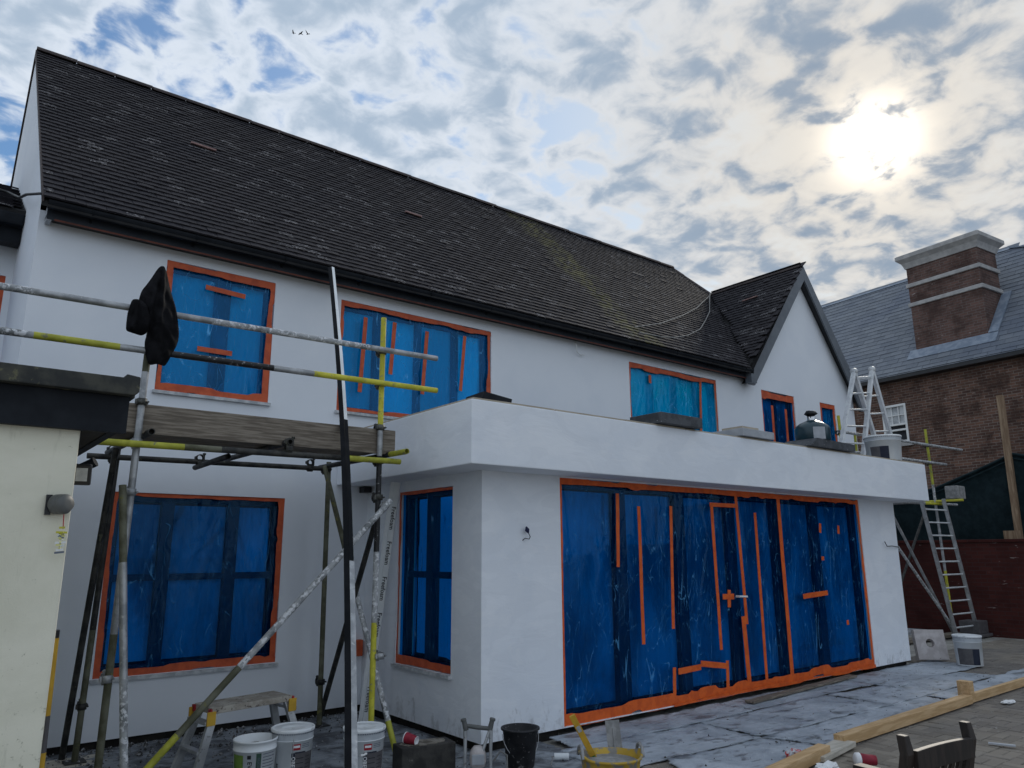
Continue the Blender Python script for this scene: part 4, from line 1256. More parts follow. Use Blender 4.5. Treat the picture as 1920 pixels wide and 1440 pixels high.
# long black and white gutter length leaning on the eaves
pl = thing('leaning_trim', 'long black plastic trim with a pale inner face leaning against the gutter', 'trim', (1.99, 3.85, 0))
pts = []
top, bot = Vector((3.18, 7.18, 4.60)), Vector((1.975, 3.84, 0.0))
for k in range(13):
    t = k / 12
    p = bot.lerp(top, t) + Vector((0.055, -0.03, 0)) * math.sin(math.pi * t)
    pts.append(p)
d = (top - bot).normalized(); sx = Vector((0.83, -0.55, 0)).normalized(); sx = (sx - d * sx.dot(d)).normalized(); sy = d.cross(sx)


def ribbon(mb, pts, prof):
    n = len(prof)
    v = [p + sx * a + sy * b for p in pts for (a, b) in prof]
    f = [(i * n + k, i * n + (k + 1) % n, (i + 1) * n + (k + 1) % n, (i + 1) * n + k) for i in range(len(pts) - 1) for k in range(n)]
    f += [tuple(range(n)), tuple(range((len(pts) - 1) * n, len(pts) * n))]
    mb.add(v, f)


mb = MB(); ribbon(mb, pts, [(-0.038, -0.02), (0.0, -0.028), (0.0, 0.03), (-0.004, 0.03), (-0.006, -0.02), (-0.036, -0.012)]); mb.build('outer_face', 'black_matt', pl)
mb = MB(); ribbon(mb, pts[:5], [(0.002, -0.026), (0.034, -0.012), (0.034, -0.008), (0.002, -0.020)]); mb.build('inner_face', 'galv_steel', pl)
mb = MB(); ribbon(mb, pts[4:8], [(0.002, -0.026), (0.030, -0.012), (0.030, -0.008), (0.002, -0.020)]); mb.build('inner_face', 'black_matt', pl)
mb = MB(); ribbon(mb, pts[7:], [(0.002, -0.026), (0.028, -0.012), (0.028, -0.008), (0.002, -0.020)]); mb.build('inner_face', 'white_plastic', pl)

# white trim with lettering leaning by the side window
wt_ = thing('white_trim', 'white plastic trim with blue lettering leaning beside the tall side window', 'trim', (3.60, 6.95, 0))
a, b = Vector((3.62, 6.93, 0.0)), Vector((3.80, 6.755, 2.30))
d = (b - a).normalized(); tocam = (Vector((0, 0, 1.6)) - (a + b) / 2).normalized()
s_ = d.cross(tocam).normalized() * -1
s_ = (s_ + d.cross(Vector((-1, 0, 0))).normalized() * -0.0).normalized()
nn = s_.cross(d).normalized()
if nn.dot(tocam) < 0: nn = -nn
if s_.dot(rt) < 0: s_ = -s_
mb = MB()
prof = [(-0.05, 0), (-0.012, 0.0), (-0.008, 0.012), (0.045, 0.012), (0.05, 0.006), (0.05, -0.01), (-0.05, -0.01)]
v = [p + s_ * q + nn * h for p in (a, b) for (q, h) in prof]; n_ = len(prof)
mb.add(v, [(k, (k + 1) % n_, n_ + (k + 1) % n_, n_ + k) for k in range(n_)] + [tuple(range(n_)), tuple(range(n_, 2 * n_))])
mb.build('board', 'white_plastic', wt_)
tx, tfc = text_mesh('Freefoam', 0.058, 0.0012)
for k in range(6):
    c = b - d * (0.36 + k * 0.345) + s_ * 0.016 + nn * 0.0136
    MB().add([c - d * x + s_ * y for (x, y, z) in tx], tfc).build('lettering', 'ink', wt_)


# ------------------------------------------------------------------ things on the ground, left
def stand(rx, ry): return Vector((rx, ry, 0))


def bucket(name, label, c, r0, r1, h, mat, face, group=None, wall=0.004, lid=None, fill=None, rimbands=True, handle=None, hmat='galv_steel', handle_z=None, n=36):
    t = thing(name, label, 'bucket', c, 0, group)
    c = Vector(c)
    rad = lambda z: r0 + (r1 - r0) * z / h
    mb = MB()
    prof = [(0.001, 0.0), (r0 - 0.004, 0.0), (r0, 0.005)]
    if rimbands:
        for z in (h * 0.80,):
            prof += [(rad(z), z), (rad(z) + 0.005, z + 0.001), (rad(z) + 0.005, z + 0.004), (rad(z) + 0.001, z + 0.006)]
        prof += [(rad(h * 0.96) + 0.001, h * 0.96), (rad(h) + 0.004, h * 0.965), (rad(h) + 0.005, h - 0.003), (rad(h) + 0.002, h)]
    else:
        prof += [(rad(h * 0.95), h * 0.95), (rad(h) + 0.012, h * 0.955), (rad(h) + 0.012, h), (rad(h), h)]
    if not lid:
        prof += [(rad(h) - wall, h), (rad(h * 0.3) - wall, h * 0.3), (0.001, h * 0.3)]
    else: prof += [(0.001, h - 0.008)]
    mb.lathe(prof, c, n); mb.build('body', mat, t)
    if lid:
        mb = MB(); mb.lathe([(rad(h) + 0.006, h - 0.016), (rad(h) + 0.008, h - 0.010), (rad(h) + 0.008, h + 0.002), (rad(h) + 0.003, h + 0.006), (rad(h) - 0.006, h + 0.005), (rad(h) - 0.010, h - 0.004), (0.001, h - 0.003)], c, n); mb.build('lid', lid, t)
        patch(t, c, rad, 0, 2 * math.pi, h * 0.815, h * 0.93, 'collar_grey', 'collar', 0.0015, 40)
        # tear strip teeth under the lid
        mb = MB()
        for k in range(60):
            ang = 2 * math.pi * k / 60
            p = c + Vector((math.cos(ang), math.sin(ang), 0)) * (rad(h) + 0.005) + Vector((0, 0, h - 0.022))
            mb.obox(p, Vector((-math.sin(ang), math.cos(ang), 0)) * 0.004, Vector((math.cos(ang), math.sin(ang), 0)) * 0.002, (0, 0, 0.003))
        mb.build('tear_strip', 'ink_soft', t)
    if fill:
        mb = MB(); fz, fm = fill
        v = [c + Vector((0, 0, fz))]; 
        rr = rad(fz) - wall - 0.001
        for i in range(1, 7):
            for k in range(24):
                ang = 2 * math.pi * k / 24
                v.append(c + Vector((math.cos(ang) * rr * i / 6, math.sin(ang) * rr * i / 6, fz + (rnd.uniform(-0.008, 0.012) if i < 6 else 0.0))))
        f = [(0, 1 + k, 1 + (k + 1) % 24) for k in range(24)] + [(1 + (i - 1) * 24 + k, 1 + (i - 1) * 24 + (k + 1) % 24, 1 + i * 24 + (k + 1) % 24, 1 + i * 24 + k) for i in range(1, 6) for k in range(24)]
        mb.add(v, f, True).build('contents', fm, t)
    if handle is not None:
        ang, drop = handle
        hz = handle_z or h * 0.86
        pa = c + Vector((math.cos(ang), math.sin(ang), 0)) * (rad(hz) + 0.012) + Vector((0, 0, hz))
        pb = c - Vector((math.cos(ang), math.sin(ang), 0)) * (rad(hz) + 0.012) + Vector((0, 0, hz))
        out = Vector((math.cos(face), math.sin(face), 0))
        mid = c + Vector((0, 0, hz))
        P_ = []
        for k in range(17):
            u = math.pi * k / 16
            p = mid + (pa - mid) * math.cos(u) + (out * math.cos(drop) - Z * math.sin(drop)) * (rad(hz) + 0.05) * math.sin(u) * (1.05 if drop > 0.8 else 1)
            P_.append(p)
        mb = MB(); mb.tube(P_, 0.0028, 8); hb = mb.build('handle', hmat, t)
        mb = MB(); mb.tube(P_[7:10], 0.008, 8); mb.build('grip', 'frame_white', hb)
    t['r0'] = 0
    del t['r0']
    return t, c, rad


def patch(t, c, rad, a0, a1, z0, z1, mat, name='printed_label', lift=0.0012, n=14):
    v = []
    for k in range(n + 1):
        a = a0 + (a1 - a0) * k / n
        for z in (z0, z1): v.append(c + Vector((math.cos(a), math.sin(a), 0)) * (rad(z) + lift) + Vector((0, 0, z)))
    return MB().add(v, [(2 * k, 2 * k + 2, 2 * k + 3, 2 * k + 1) for k in range(n)], True).build(name, mat, t)


def wrap_text(t, c, rad, txt, size, a, z, mat, down=True, bold=0.0, lift=0.0022):
    vs, fs = text_mesh(txt, size, bold)
    out = []
    for (x, y, _) in vs:
        if down: zz, s = z - x, y
        else: zz, s = z + y, x
        aa = a + s / rad(zz)
        out.append(c + Vector((math.cos(aa), math.sin(aa), 0)) * (rad(zz) + lift) + Vector((0, 0, zz)))
    MB().add(out, fs).build('lettering', mat, t)


def facing(c): return math.atan2(-c[1], -c[0])


c1 = (2.075, 5.56, 0.012)
t, c, rad = bucket('mortar_bucket', 'open white bucket with green label, scraped and lined with brown mortar', c1, 0.128, 0.146, 0.33, 'white_plastic', facing(c1), 'white buckets on the dusty sheet', fill=(0.27, 'brown_mortar'))
fa = facing(c1)
patch(t, c, rad, fa - 1.25, fa - 0.55, 0.0, 0.245, 'label_grass')
patch(t, c, rad, fa + 0.08, fa + 0.32, 0.10, 0.255, 'label_green')
wrap_text(t, c, rad, 'EWIPRO', 0.040, fa - 0.22, 0.13, 'ink', True, 0.0006)
patch(t, c, rad, fa - 0.34, fa - 0.16, 0.222, 0.246, 'ink')
wrap_text(t, c, rad, 'SILICONE', 0.022, fa + 0.20, 0.18, 'ink_soft', True, 0.0004, 0.0036)
for k in range(10): patch(t, c, rad, fa + 0.40, fa + 1.05 + 0.1 * math.sin(k * 2.3), 0.245 - k * 0.020, 0.250 - k * 0.020, 'ink_soft', 'printed_line')


def ewi_bucket(c0, label, hz):
    t, c, rad = bucket('lidded_bucket', label, c0, 0.130, 0.146, 0.36, 'white_plastic', facing(c0), 'white buckets on the dusty sheet', lid='lid_plastic', handle=hz, hmat='galv_steel')
    fa = facing(c0)
    patch(t, c, rad, fa - 0.02, fa + 0.16, 0.0, 0.215, 'label_navy')
    patch(t, c, rad, fa + 0.165, fa + 1.3, 0.0, 0.212, 'label_grey')
    patch(t, c, rad, fa + 0.02, fa + 0.42, 0.232, 0.272, 'label_red')
    patch(t, c, rad, fa + 0.06, fa + 0.38, 0.248, 0.263, 'ink_white', 'printed_line', 0.002)
    patch(t, c, rad, fa + 0.16, fa + 0.7, 0.212, 0.220, 'label_navy', 'printed_line', 0.0025)
    for k in range(3): patch(t, c, rad, fa + 0.50, fa + 0.95, 0.266 - k * 0.011, 0.270 - k * 0.011, 'ink_soft', 'printed_line')
    for k in range(5): patch(t, c, rad, fa + 0.22, fa + 0.62, 0.175 - k * 0.032, 0.180 - k * 0.032, 'ink', 'printed_line', 0.002)
    for k in range(6): patch(t, c, rad, fa + 0.72, fa + 1.05, 0.180 - k * 0.024, 0.184 - k * 0.024, 'ink', 'printed_line', 0.002)
    wrap_text(t, c, rad, 'OBEK', 0.036, fa + 0.07, 0.145, 'ink_white', True, 0.0008, 0.0024)
    wrap_text(t, c, rad, 'REIT', 0.024, fa - 0.80, 0.12, 'ink', True, 0.0006)
    return t


ewi_bucket((2.35, 5.57, 0.012), 'lidded white bucket with red logo, left of the leaning black trim', (R(250), 1.0))
ewi_bucket((2.755, 5.25, 0.012), 'lidded white bucket with red logo, half hidden behind the leaning black trim', (R(200), 0.55))

# hop up step
hu = thing('hop_up', 'paint splashed aluminium hop-up platform with yellow corner brackets by the wall', 'work platform', (2.2, 6.13, 0))
tA, tB, tC, tD = Vector((1.84, 6.235, 0.5)), Vector((1.882, 5.944, 0.5)), Vector((2.54, 6.075, 0.5)), Vector((2.50, 6.365, 0.5))
mb = MB(); mb.poly([tA, tB, tC, tD], (0, 0, -0.045)); mb.build('platform', 'step_top', hu, bevel=0.006)
dl = (tC - tB).normalized(); dw = (tA - tB).normalized()
for (p, sg, nm) in ((tA, -1, 0), (tB, -1, 1), (tC, 1, 2), (tD, 1, 3)):
    inw = -1 if nm in (0, 3) else 1
    p0 = p + dw * 0.03 * inw - Z * 0.04 - dl * sg * 0.03
    p1 = p + dl * sg * 0.115 + dw * 0.02 * (-inw) * 1.5; p1.z = 0.012
    mb = MB(); mb.bar(p0, p1, 0.032, 0.055, dl); mb.build('leg', 'alu', hu)
    mb = MB(); mb.obox(p + dw * 0.022 * inw * -0.2 - Z * 0.072 + dl * sg * 0.004, dl * 0.034, dw * 0.006, Z * 0.048); mb.build('bracket', 'yellow_plastic', hu, bevel=0.004)
    mb = MB(); mb.obox(p - Z * 0.030 + dl * sg * 0.008 + dw * inw * 0.010, dl * 0.008, dw * 0.018, Z * 0.022); mb.build('end_cap', 'red_plastic', hu)
    mb = MB(); mb.obox(p1 + Z * 0.012, dl * 0.03, dw * 0.022, Z * 0.014); mb.build('foot', 'yellow_plastic', hu)
for sg, (pa, pb) in ((-1, (tA, tB)), (1, (tD, tC))):
    for z in (0.40, 0.21):
        q = (0.5 - z) / 0.5 * 0.115
        mb = MB(); mb.bar(pa + dl * sg * q - Z * (0.5 - z), pb + dl * sg * q - Z * (0.5 - z), 0.05, 0.022); mb.build('rung', 'alu', hu)

# concrete block with cup
cb = MB(); bx = Vector((0.5, -0.08, 0)).normalized(); by = Vector((0.08, 0.5, 0)).normalized()
bc = Vector((3.235, 5.20, 0.106))
cb.obox(bc, bx * 0.215, by * 0.10, Z * 0.098)
tag(cb.build('concrete_block', 'concrete_block', bevel=0.008), 'dark concrete block with a paper cup on it', 'block')
cbo = bpy.data.objects['concrete_block']
mb = MB()
r_ = random.Random(4)
cr_ = [bc + bx * (0.19 * math.cos(t) * r_.uniform(0.8, 1.08)) + by * (0.085 * math.sin(t) * r_.uniform(0.8, 1.08)) + Z * 0.0985 for t in [2 * math.pi * k / 26 for k in range(26)]]
mb.poly(cr_, (0, 0, 0.006)); mb.build('plaster_crust', 'brown_mortar', cbo)
cp = thing('paper_cup', 'dark red paper cup lying on the concrete block', 'cup', (3.10, 5.15, 0.205))
ax = Vector((0.42, -0.84, -0.12)).normalized()
cc = Vector((3.10, 5.245, 0.249))
mb = MB(); mb.lathe([(0.041, 0), (0.030, 0.095)], cc, 24, ax); mb.build('wall', 'cup_red', cp)
mb = MB(); mb.lathe([(0.0008, 0.090), (0.0285, 0.090), (0.031, 0.097), (0.0285, 0.0975), (0.0275, 0.0905)], cc, 24, ax); mb.build('base', 'paper_white', cp)
mb = MB(); mb.lathe([(0.0385, -0.002), (0.042, -0.003), (0.0425, 0.002), (0.0405, 0.004)], cc, 24, ax); mb.build('rim', 'paper_white', cp)

# mixing drill standing on its paddle end
mx = thing('mixing_drill', 'plaster spattered electric mixing drill with twin handles in front of the corner', 'power tool', (3.43, 4.78, 0))
o0 = Vector((3.43, 4.78, 0.0)); hx = Vector((0.83, -0.55, 0)).normalized(); hy = Vector((0.55, 0.83, 0)).normalized()
for sg in (-1, 1):
    p = o0 + hx * 0.093 * sg
    mb = MB(); mb.tube([p + Z * 0.0 + hx * sg * 0.0, p + Z * 0.22, p + Z * 0.30, p + hx * sg * 0.0 + Z * 0.355], [0.011, 0.012, 0.015, 0.017], 12); mb.build('handle_bar', 'alu', mx)
    mb = MB(); mb.tube([p + Z * 0.335 - hx * sg * 0.006, p + hx * sg * 0.012 + Z * 0.405], [0.020, 0.017], 12); mb.lathe([(0.001, 0.012), (0.020, 0.012), (0.022, 0.0), (0.02, -0.006)], p + hx * sg * 0.0125 + Z * 0.402, 12, hx * sg * 0.25 + Z); mb.build('grip_end', 'reel_grey', mx)
mb = MB(); mb.tube([o0 - hx * 0.10 + Z * 0.368, o0 + Z * 0.352, o0 + hx * 0.10 + Z * 0.34], [0.014, 0.0165, 0.014], 12); mb.build('cross_grip', 'reel_grey', mx)
mb = MB(); mb.tube([o0 + hx * 0.085 + Z * 0.33, o0 + hx * 0.055 + Z * 0.25, o0 + hx * 0.03 + Z * 0.18], [0.012, 0.011, 0.014], 10); mb.build('handle_arm', 'alu', mx)
mb = MB(); mb.lathe([(0.001, 0.225), (0.03, 0.222), (0.05, 0.20), (0.058, 0.17), (0.060, 0.12), (0.052, 0.085), (0.03, 0.075), (0.022, 0.05), (0.018, 0.0), (0.001, 0.0)], o0 + hy * 0.02, 20); mb.build('motor_body', 'foam', mx)
mb = MB(); mb.obox(o0 - hy * 0.045 + Z * 0.145, hx * 0.045, hy * 0.008, Z * 0.035); mb.build('name_plate', 'slab_light', mx, bevel=0.006)
mb = MB(); mb.tube([o0 + hy * 0.1 + hx * 0.12 + Z * 0.10, o0 + hy * 0.12 + hx * 0.17 + Z * 0.16, o0 + hy * 0.12 + hx * 0.22 + Z * 0.13, o0 + hy * 0.1 + hx * 0.22 + Z * 0.05, o0 + hy * 0.08 + hx * 0.16 + Z * 0.02, o0 + hy * 0.05 + hx * 0.06 + Z * 0.06], 0.007, 8); mb.build('power_cable', 'cable_grey', mx)

c1 = (3.865, 4.83, 0.012)
t, c, rad = bucket('black_bucket', 'black rubber builder bucket spattered with dried plaster', c1, 0.105, 0.138, 0.275, 'black_rubber', facing(c1) + 0.35, rimbands=False, handle=(R(160), 1.15), handle_z=0.235, hmat='alu')

# spilled paint roller by the bucket
pr = thing('paint_roller', 'small roller with a white sleeve lying right of the black bucket', 'roller', (4.17, 4.72, 0))
mb = MB(); mb.tube([(4.18, 4.80, 0.035), (4.27, 4.73, 0.035)], 0.026, 14); mb.build('sleeve', 'white_plastic', pr)
mb = MB(); mb.tube([(4.18, 4.80, 0.035), (4.165, 4.81, 0.035), (4.15, 4.78, 0.03), (4.06, 4.70, 0.022), (4.03, 4.66, 0.02)], 0.006, 8); mb.build('frame', 'mortar', pr)

# yellow flexible tub with tools
tc = Vector((3.875, 3.875, 0.0))
tb = thing('rubber_tub', 'yellow flexible tub half full of grey mix at the bottom edge', 'tub', tuple(tc))
r0, r1, h = 0.155, 0.20, 0.27
rad = lambda z: r0 + (r1 - r0) * z / h
mb = MB(); n = 40
v = []
prof = [(0.0, 0.0), (r0, 0.0), (rad(0.1), 0.1), (rad(0.2), 0.2), (rad(h - 0.02), h - 0.02), (rad(h) + 0.010, h - 0.012), (rad(h) + 0.010, h), (rad(h) - 0.004, h), (rad(0.2) - 0.008, 0.2), (rad(0.1) - 0.008, 0.1)]
for (r_, z_) in prof:
    for k in range(n):
        a = 2 * math.pi * k / n
        lift = 0.03 * max(0, math.cos(2 * (a + 0.52))) ** 3 * (z_ / h) ** 2
        ov = 1 + 0.03 * math.cos(2 * (a + 0.52))
        v.append(tc + Vector((math.cos(a) * r_ * ov, math.sin(a) * r_ * ov, z_ + lift)))
mb.add(v, [(i * n + k, i * n + (k + 1) % n, (i + 1) * n + (k + 1) % n, (i + 1) * n + k) for i in range(len(prof) - 1) for k in range(n)], True)
mb.build('body', 'yellow_rubber', tb)
mb = MB(); mb.lathe([(0.001, 0.235), (0.186, 0.232)], tc, 32); mb.build('contents', 'mortar', tb)
for sg in (-1, 1):
    q = tc + Vector((math.cos(-0.52), math.sin(-0.52), 0)) * (0.205 * sg) + Z * 0.295
    s2 = Vector((-math.sin(-0.52), math.cos(-0.52), 0))
    mb = MB(); mb.tube([q - s2 * 0.075 - Z * 0.03, q - s2 * 0.05 + Z * 0.02, q + Z * 0.04, q + s2 * 0.05 + Z * 0.02, q + s2 * 0.075 - Z * 0.03], 0.011, 10); mb.build('handle', 'mortar', tb)
lv = thing('spirit_level', 'yellow spirit level standing in the yellow tub', 'spirit level', (3.86, 3.93, 0.25))
a, b = Vector((3.885, 4.02, 0.19)), Vector((3.70, 4.06, 0.51))
d = (b - a).normalized(); tocam = (Vector((0, 0, 1.6)) - a).normalized(); s1 = d.cross(tocam).normalized(); n1 = s1.cross(d)
mb = MB(); mb.obox((a + b) / 2, d * (b - a).length / 2, s1 * 0.021, n1 * 0.009); mb.build('body', 'yellow_plastic', lv, bevel=0.003)
mb = MB(); mb.obox(a.lerp(b, 0.72) + n1 * 0.0095, d * 0.022, s1 * 0.013, n1 * 0.001); mb.build('vial_window', 'pale_glass', lv)
mb = MB(); mb.obox(a.lerp(b, 0.10) + n1 * 0.0095, d * 0.022, s1 * 0.013, n1 * 0.001); mb.build('vial_window', 'label_grass', lv)
tw = thing('plastering_trowel', 'cement covered plastering trowel standing in the yellow tub', 'trowel', (4.0, 3.95, 0.25))
a, b = Vector((4.05, 3.99, 0.17)), Vector((4.085, 4.06, 0.43))
d = (b - a).normalized(); s1 = d.cross(tocam).normalized(); n1 = s1.cross(d)
mb = MB(); mb.obox((a + b) / 2, d * (b - a).length / 2, s1 * 0.050, n1 * 0.002); mb.build('blade', 'mortar', tw)
mb = MB(); mb.tube([a.lerp(b, 0.8) + n1 * 0.006, a.lerp(b, 0.25) + n1 * 0.010, a.lerp(b, 0.08) + n1 * 0.045 - d * 0.02], 0.006, 8); mb.build('tang', 'mortar', tw)
mb = MB(); mb.tube([a.lerp(b, 0.08) + n1 * 0.045 - d * 0.02, a + n1 * 0.10 - d * 0.09], [0.012, 0.016], 12); mb.build('handle', 'dark_wood', tw)


# ------------------------------------------------------------------ sheets on the ground
def sheet(name, label, cat, corners, z, mat, thick=0.008, wav=0.007, jag=0.02, group=None, seg=18, seed=1):
    r = random.Random(seed)
    a, b, c, d = [Vector((*q, z)) for q in corners]
    v = []
    ph = r.uniform(0, 9)
    for j in range(seg + 1):
        for i in range(seg + 1):
            u, w = i / seg, j / seg
            p = a.lerp(b, u).lerp(d.lerp(c, u), w)
            e = (i in (0, seg)) or (j in (0, seg))
            h = wav * (math.sin(3.1 * p.x + ph) * math.sin(2.7 * p.y + ph * 2) + 0.5 * math.sin(9 * p.x + 4 * p.y + ph)) + r.uniform(-1, 1) * wav * 0.25
            p = p + Vector((r.uniform(-jag, jag) if e else 0, r.uniform(-jag, jag) if e else 0, max(-0.004, h) + (0.004 if e else 0)))
            v.append(p)
    n = seg + 1
    f = [(j * n + i, j * n + i + 1, (j + 1) * n + i + 1, (j + 1) * n + i) for j in range(seg) for i in range(seg)]
    rim = [i for i in range(n)] + [j * n + seg for j in range(1, n)] + [seg * n + i for i in range(seg - 1, -1, -1)] + [j * n for j in range(seg - 1, 0, -1)]
    o_ = len(v)
    v += [v[k] - Z * thick for k in rim]
    m_ = len(rim)
    f += [(rim[k], o_ + k, o_ + (k + 1) % m_, rim[(k + 1) % m_]) for k in range(m_)]
    mb = MB().add(v, f, False)
    o = mb.build(name, mat)
    for p in o.data.polygons: p.use_smooth = p.index < seg * seg
    return tag(o, label, cat, group)


gr = 'grey boards laid over the paving'
sheet('ground_board', 'grey dusty board along the doors, nearest the left door jamb', 'board', [(4.55, 4.93), (6.95, 4.90), (6.97, 5.36), (4.62, 5.36)], 0.016, 'board_sheet', group=gr, seed=1)
sheet('ground_board', 'grey dusty board along the middle doors under the loose plank', 'board', [(6.97, 4.92), (9.4, 4.88), (9.4, 5.36), (6.99, 5.36)], 0.014, 'board_sheet', group=gr, seed=2)
sheet('ground_board', 'grey dusty board in front of the right hand pier', 'board', [(9.42, 4.62), (12.0, 4.66), (12.1, 5.37), (9.42, 5.36)], 0.013, 'board_sheet', group=gr, seed=3)
sheet('ground_board', 'footmarked grey board behind the yellow tub', 'board', [(4.25, 4.28), (6.05, 4.20), (6.10, 4.90), (4.40, 4.98)], 0.010, 'board_sheet', group=gr, seed=4)
sheet('ground_board', 'footmarked grey board in the middle of the patio', 'board', [(6.07, 4.22), (8.30, 4.16), (8.32, 4.90), (6.10, 4.90)], 0.012, 'board_sheet', group=gr, seed=5)
sheet('ground_board', 'grey board running towards the bucket by the right pier', 'board', [(8.32, 4.14), (11.3, 4.22), (11.2, 4.64), (8.34, 4.88)], 0.011, 'board_sheet', group=gr, seed=6)
sheet('ground_board', 'large wet patched board at the bottom edge of the picture', 'board', [(4.55, 3.52), (6.22, 3.70), (6.05, 4.20), (4.85, 4.24)], 0.008, 'board_sheet', group=gr, seed=7)
sheet('ground_board', 'pale footmarked board behind the long timber batten', 'board', [(6.24, 3.72), (9.05, 3.80), (9.1, 4.16), (6.08, 4.20)], 0.009, 'board_sheet', group=gr, seed=8)
sheet('ground_board', 'white dusted board inside the corner of the raised battens', 'board', [(9.12, 3.80), (12.6, 3.84), (12.4, 4.22), (9.12, 4.14)], 0.010, 'board_sheet', group=gr, seed=9)
sheet('dust_sheet', 'dark dusty polythene sheet around the scaffold feet and buckets', 'sheet', [(0.6, 3.0), (4.3, 3.2), (4.5, 5.36), (0.6, 5.3)], 0.0, 'dusty_sheet', 0.004, 0.006, 0.02, seg=46, seed=10)
sheet('dust_sheet', 'crumpled dark sheet along the foot of the main wall', 'sheet', [(0.6, 5.3), (3.88, 5.36), (3.88, 7.5), (0.6, 7.5)], 0.002, 'dusty_sheet', 0.004, 0.010, 0.01, seg=50, seed=11)

# mortar crumbs and rubble: nobody could count them
mb = MB()
for k in range(1500):
    if k < 900: x, y = rnd.uniform(0.8, 3.8), 7.5 - abs(rnd.gauss(0, 0.45))
    elif k < 1250: x, y = rnd.uniform(1.6, 4.4), rnd.uniform(4.3, 6.6)
    else: x, y = rnd.uniform(4.5, 12), rnd.uniform(3.7, 5.3)
    s = abs(rnd.gauss(0.006, 0.009)) + 0.003
    if k >= 900: s *= 0.6
    s = min(s, 0.035)
    c = Vector((x, y, 0.012 + s * 0.3))
    a = rnd.uniform(0, 6.28)
    q = Vector((math.cos(a), math.sin(a), 0)) * s; w = Vector((-math.sin(a), math.cos(a), 0)) * s * rnd.uniform(0.4, 0.9)
    v = [c + q, c + w, c - q * rnd.uniform(0.5, 1), c - w, c + Z * s * rnd.uniform(0.4, 0.9) + q * 0.2, c - Z * s * 0.5]
    mb.add(v, [(0, 1, 4), (1, 2, 4), (2, 3, 4), (3, 0, 4), (1, 0, 5), (2, 1, 5), (3, 2, 5), (0, 3, 5)])
ob_ = mb.build('rubble', 'debris', kind='stuff')
ob_['label'] = 'scattered mortar crumbs and rubble on the ground'

# loose plank and battens
mb = MB(); mb.bar((7.21, 5.12, 0.036), (9.69, 5.29, 0.036), 0.11, 0.022); tag(mb.build('plank', 'old_timber', bevel=0.003), 'thin grey plank lying in front of the doors', 'plank')
mb = MB(); mb.bar((6.32, 3.63, 0.05), (9.08, 3.70, 0.05), 0.095, 0.085); tag(mb.build('batten', 'new_timber', bevel=0.004), 'long new timber batten edging the patio behind the chair', 'timber', 'battens edging the patio')
bt = thing('raised_batten', 'new timber batten on edge with an upright end block at right', 'timber', (9.1, 3.7, 0), group='battens edging the patio')
mb = MB(); mb.bar((9.20, 3.70, 0.05), (13.2, 3.75, 0.05), 0.05, 0.085); mb.build('rail', 'new_timber', bt, bevel=0.004)
mb = MB(); mb.box(9.09, 3.67, 0.008, 9.19, 3.80, 0.22); mb.build('end_block', 'new_timber', bt, bevel=0.004)
mb = MB(); mb.bar((4.70, 3.36, 0.055), (5.92, 3.53, 0.055), 0.095, 0.085); tag(mb.build('batten', 'new_timber', bevel=0.004), 'short new timber batten at the bottom edge beside the crumpled packet', 'timber', 'battens edging the patio')
mb = MB(); mb.bar((5.72, 3.50, 0.03), (6.38, 3.60, 0.03), 0.16, 0.04); tag(mb.build('offcut', 'pale_timber', bevel=0.004), 'pale flat board offcut behind the fallen red cup', 'timber')

# fallen cup and packet
fc = thing('fallen_cup', 'red takeaway cup with white lid lying beside the chair', 'cup', (5.95, 3.12, 0))
ca, cb_ = Vector((5.86, 3.22, 0.055)), Vector((6.0, 3.10, 0.045))
dx = (cb_ - ca).normalized()
mb = MB(); mb.lathe([(0.001, 0.0), (0.044, 0.0), (0.036, 0.125), (0.001, 0.125)], ca, 24, dx); mb.build('wall', 'cup_red', fc)
mb = MB(); mb.lathe([(0.001, -0.030), (0.036, -0.030), (0.046, -0.022), (0.048, 0.004), (0.0455, 0.008)], ca, 24, dx); mb.build('lid', 'paper_white', fc)


def crumple(name, label, cat, c, r, mat, seed):
    rr = random.Random(seed)
    bm = bmesh.new(); bmesh.ops.create_icosphere(bm, subdivisions=3, radius=1)
    for v in bm.verts:
        k = 0.7 + 0.5 * rr.random()
        v.co = Vector((v.co.x * r[0] * k, v.co.y * r[1] * k, max(v.co.z, -0.6) * r[2] * k))
    me = bpy.data.meshes.new(name); bm.to_mesh(me); bm.free(); me.materials.append(M[mat])
    o = link(name, me); o.location = c
    return tag(o, label, cat)


crumple('rag', 'pale rag lying on the roof edge of the cream outbuilding', 'rag', (0.40, 4.15, 2.40), (0.11, 0.06, 0.07), 'slab_light', 8)
crumple('packet', 'crumpled red and white packet behind the short batten', 'packet', (5.60, 3.60, 0.05), (0.09, 0.05, 0.05), 'litter', 3)
crumple('plastic_bag', 'scrap of clear plastic lying near the pale offcut', 'litter', (5.55, 3.30, 0.03), (0.13, 0.07, 0.04), 'ink_white', 4)
crumple('plastic_scrap', 'white plastic scrap on the paving below the raised batten', 'litter', (9.45, 3.45, 0.012), (0.12, 0.05, 0.015), 'ink_white', 5)
mb = MB(); mb.bar((7.35, 2.88, 0.012), (7.42, 2.70, 0.012), 0.035, 0.012); tag(mb.build('wood_chip', 'slab_light'), 'pale sliver of packing lying on the pavers beside the chair', 'litter')

# garden chair, back towards us
ch = thing('garden_chair', 'dark wooden slatted garden chair seen from behind at the bottom right', 'chair', (3.30, 1.72, 0), R(-7))


def cp_(x, y, z): return (x, y, z)


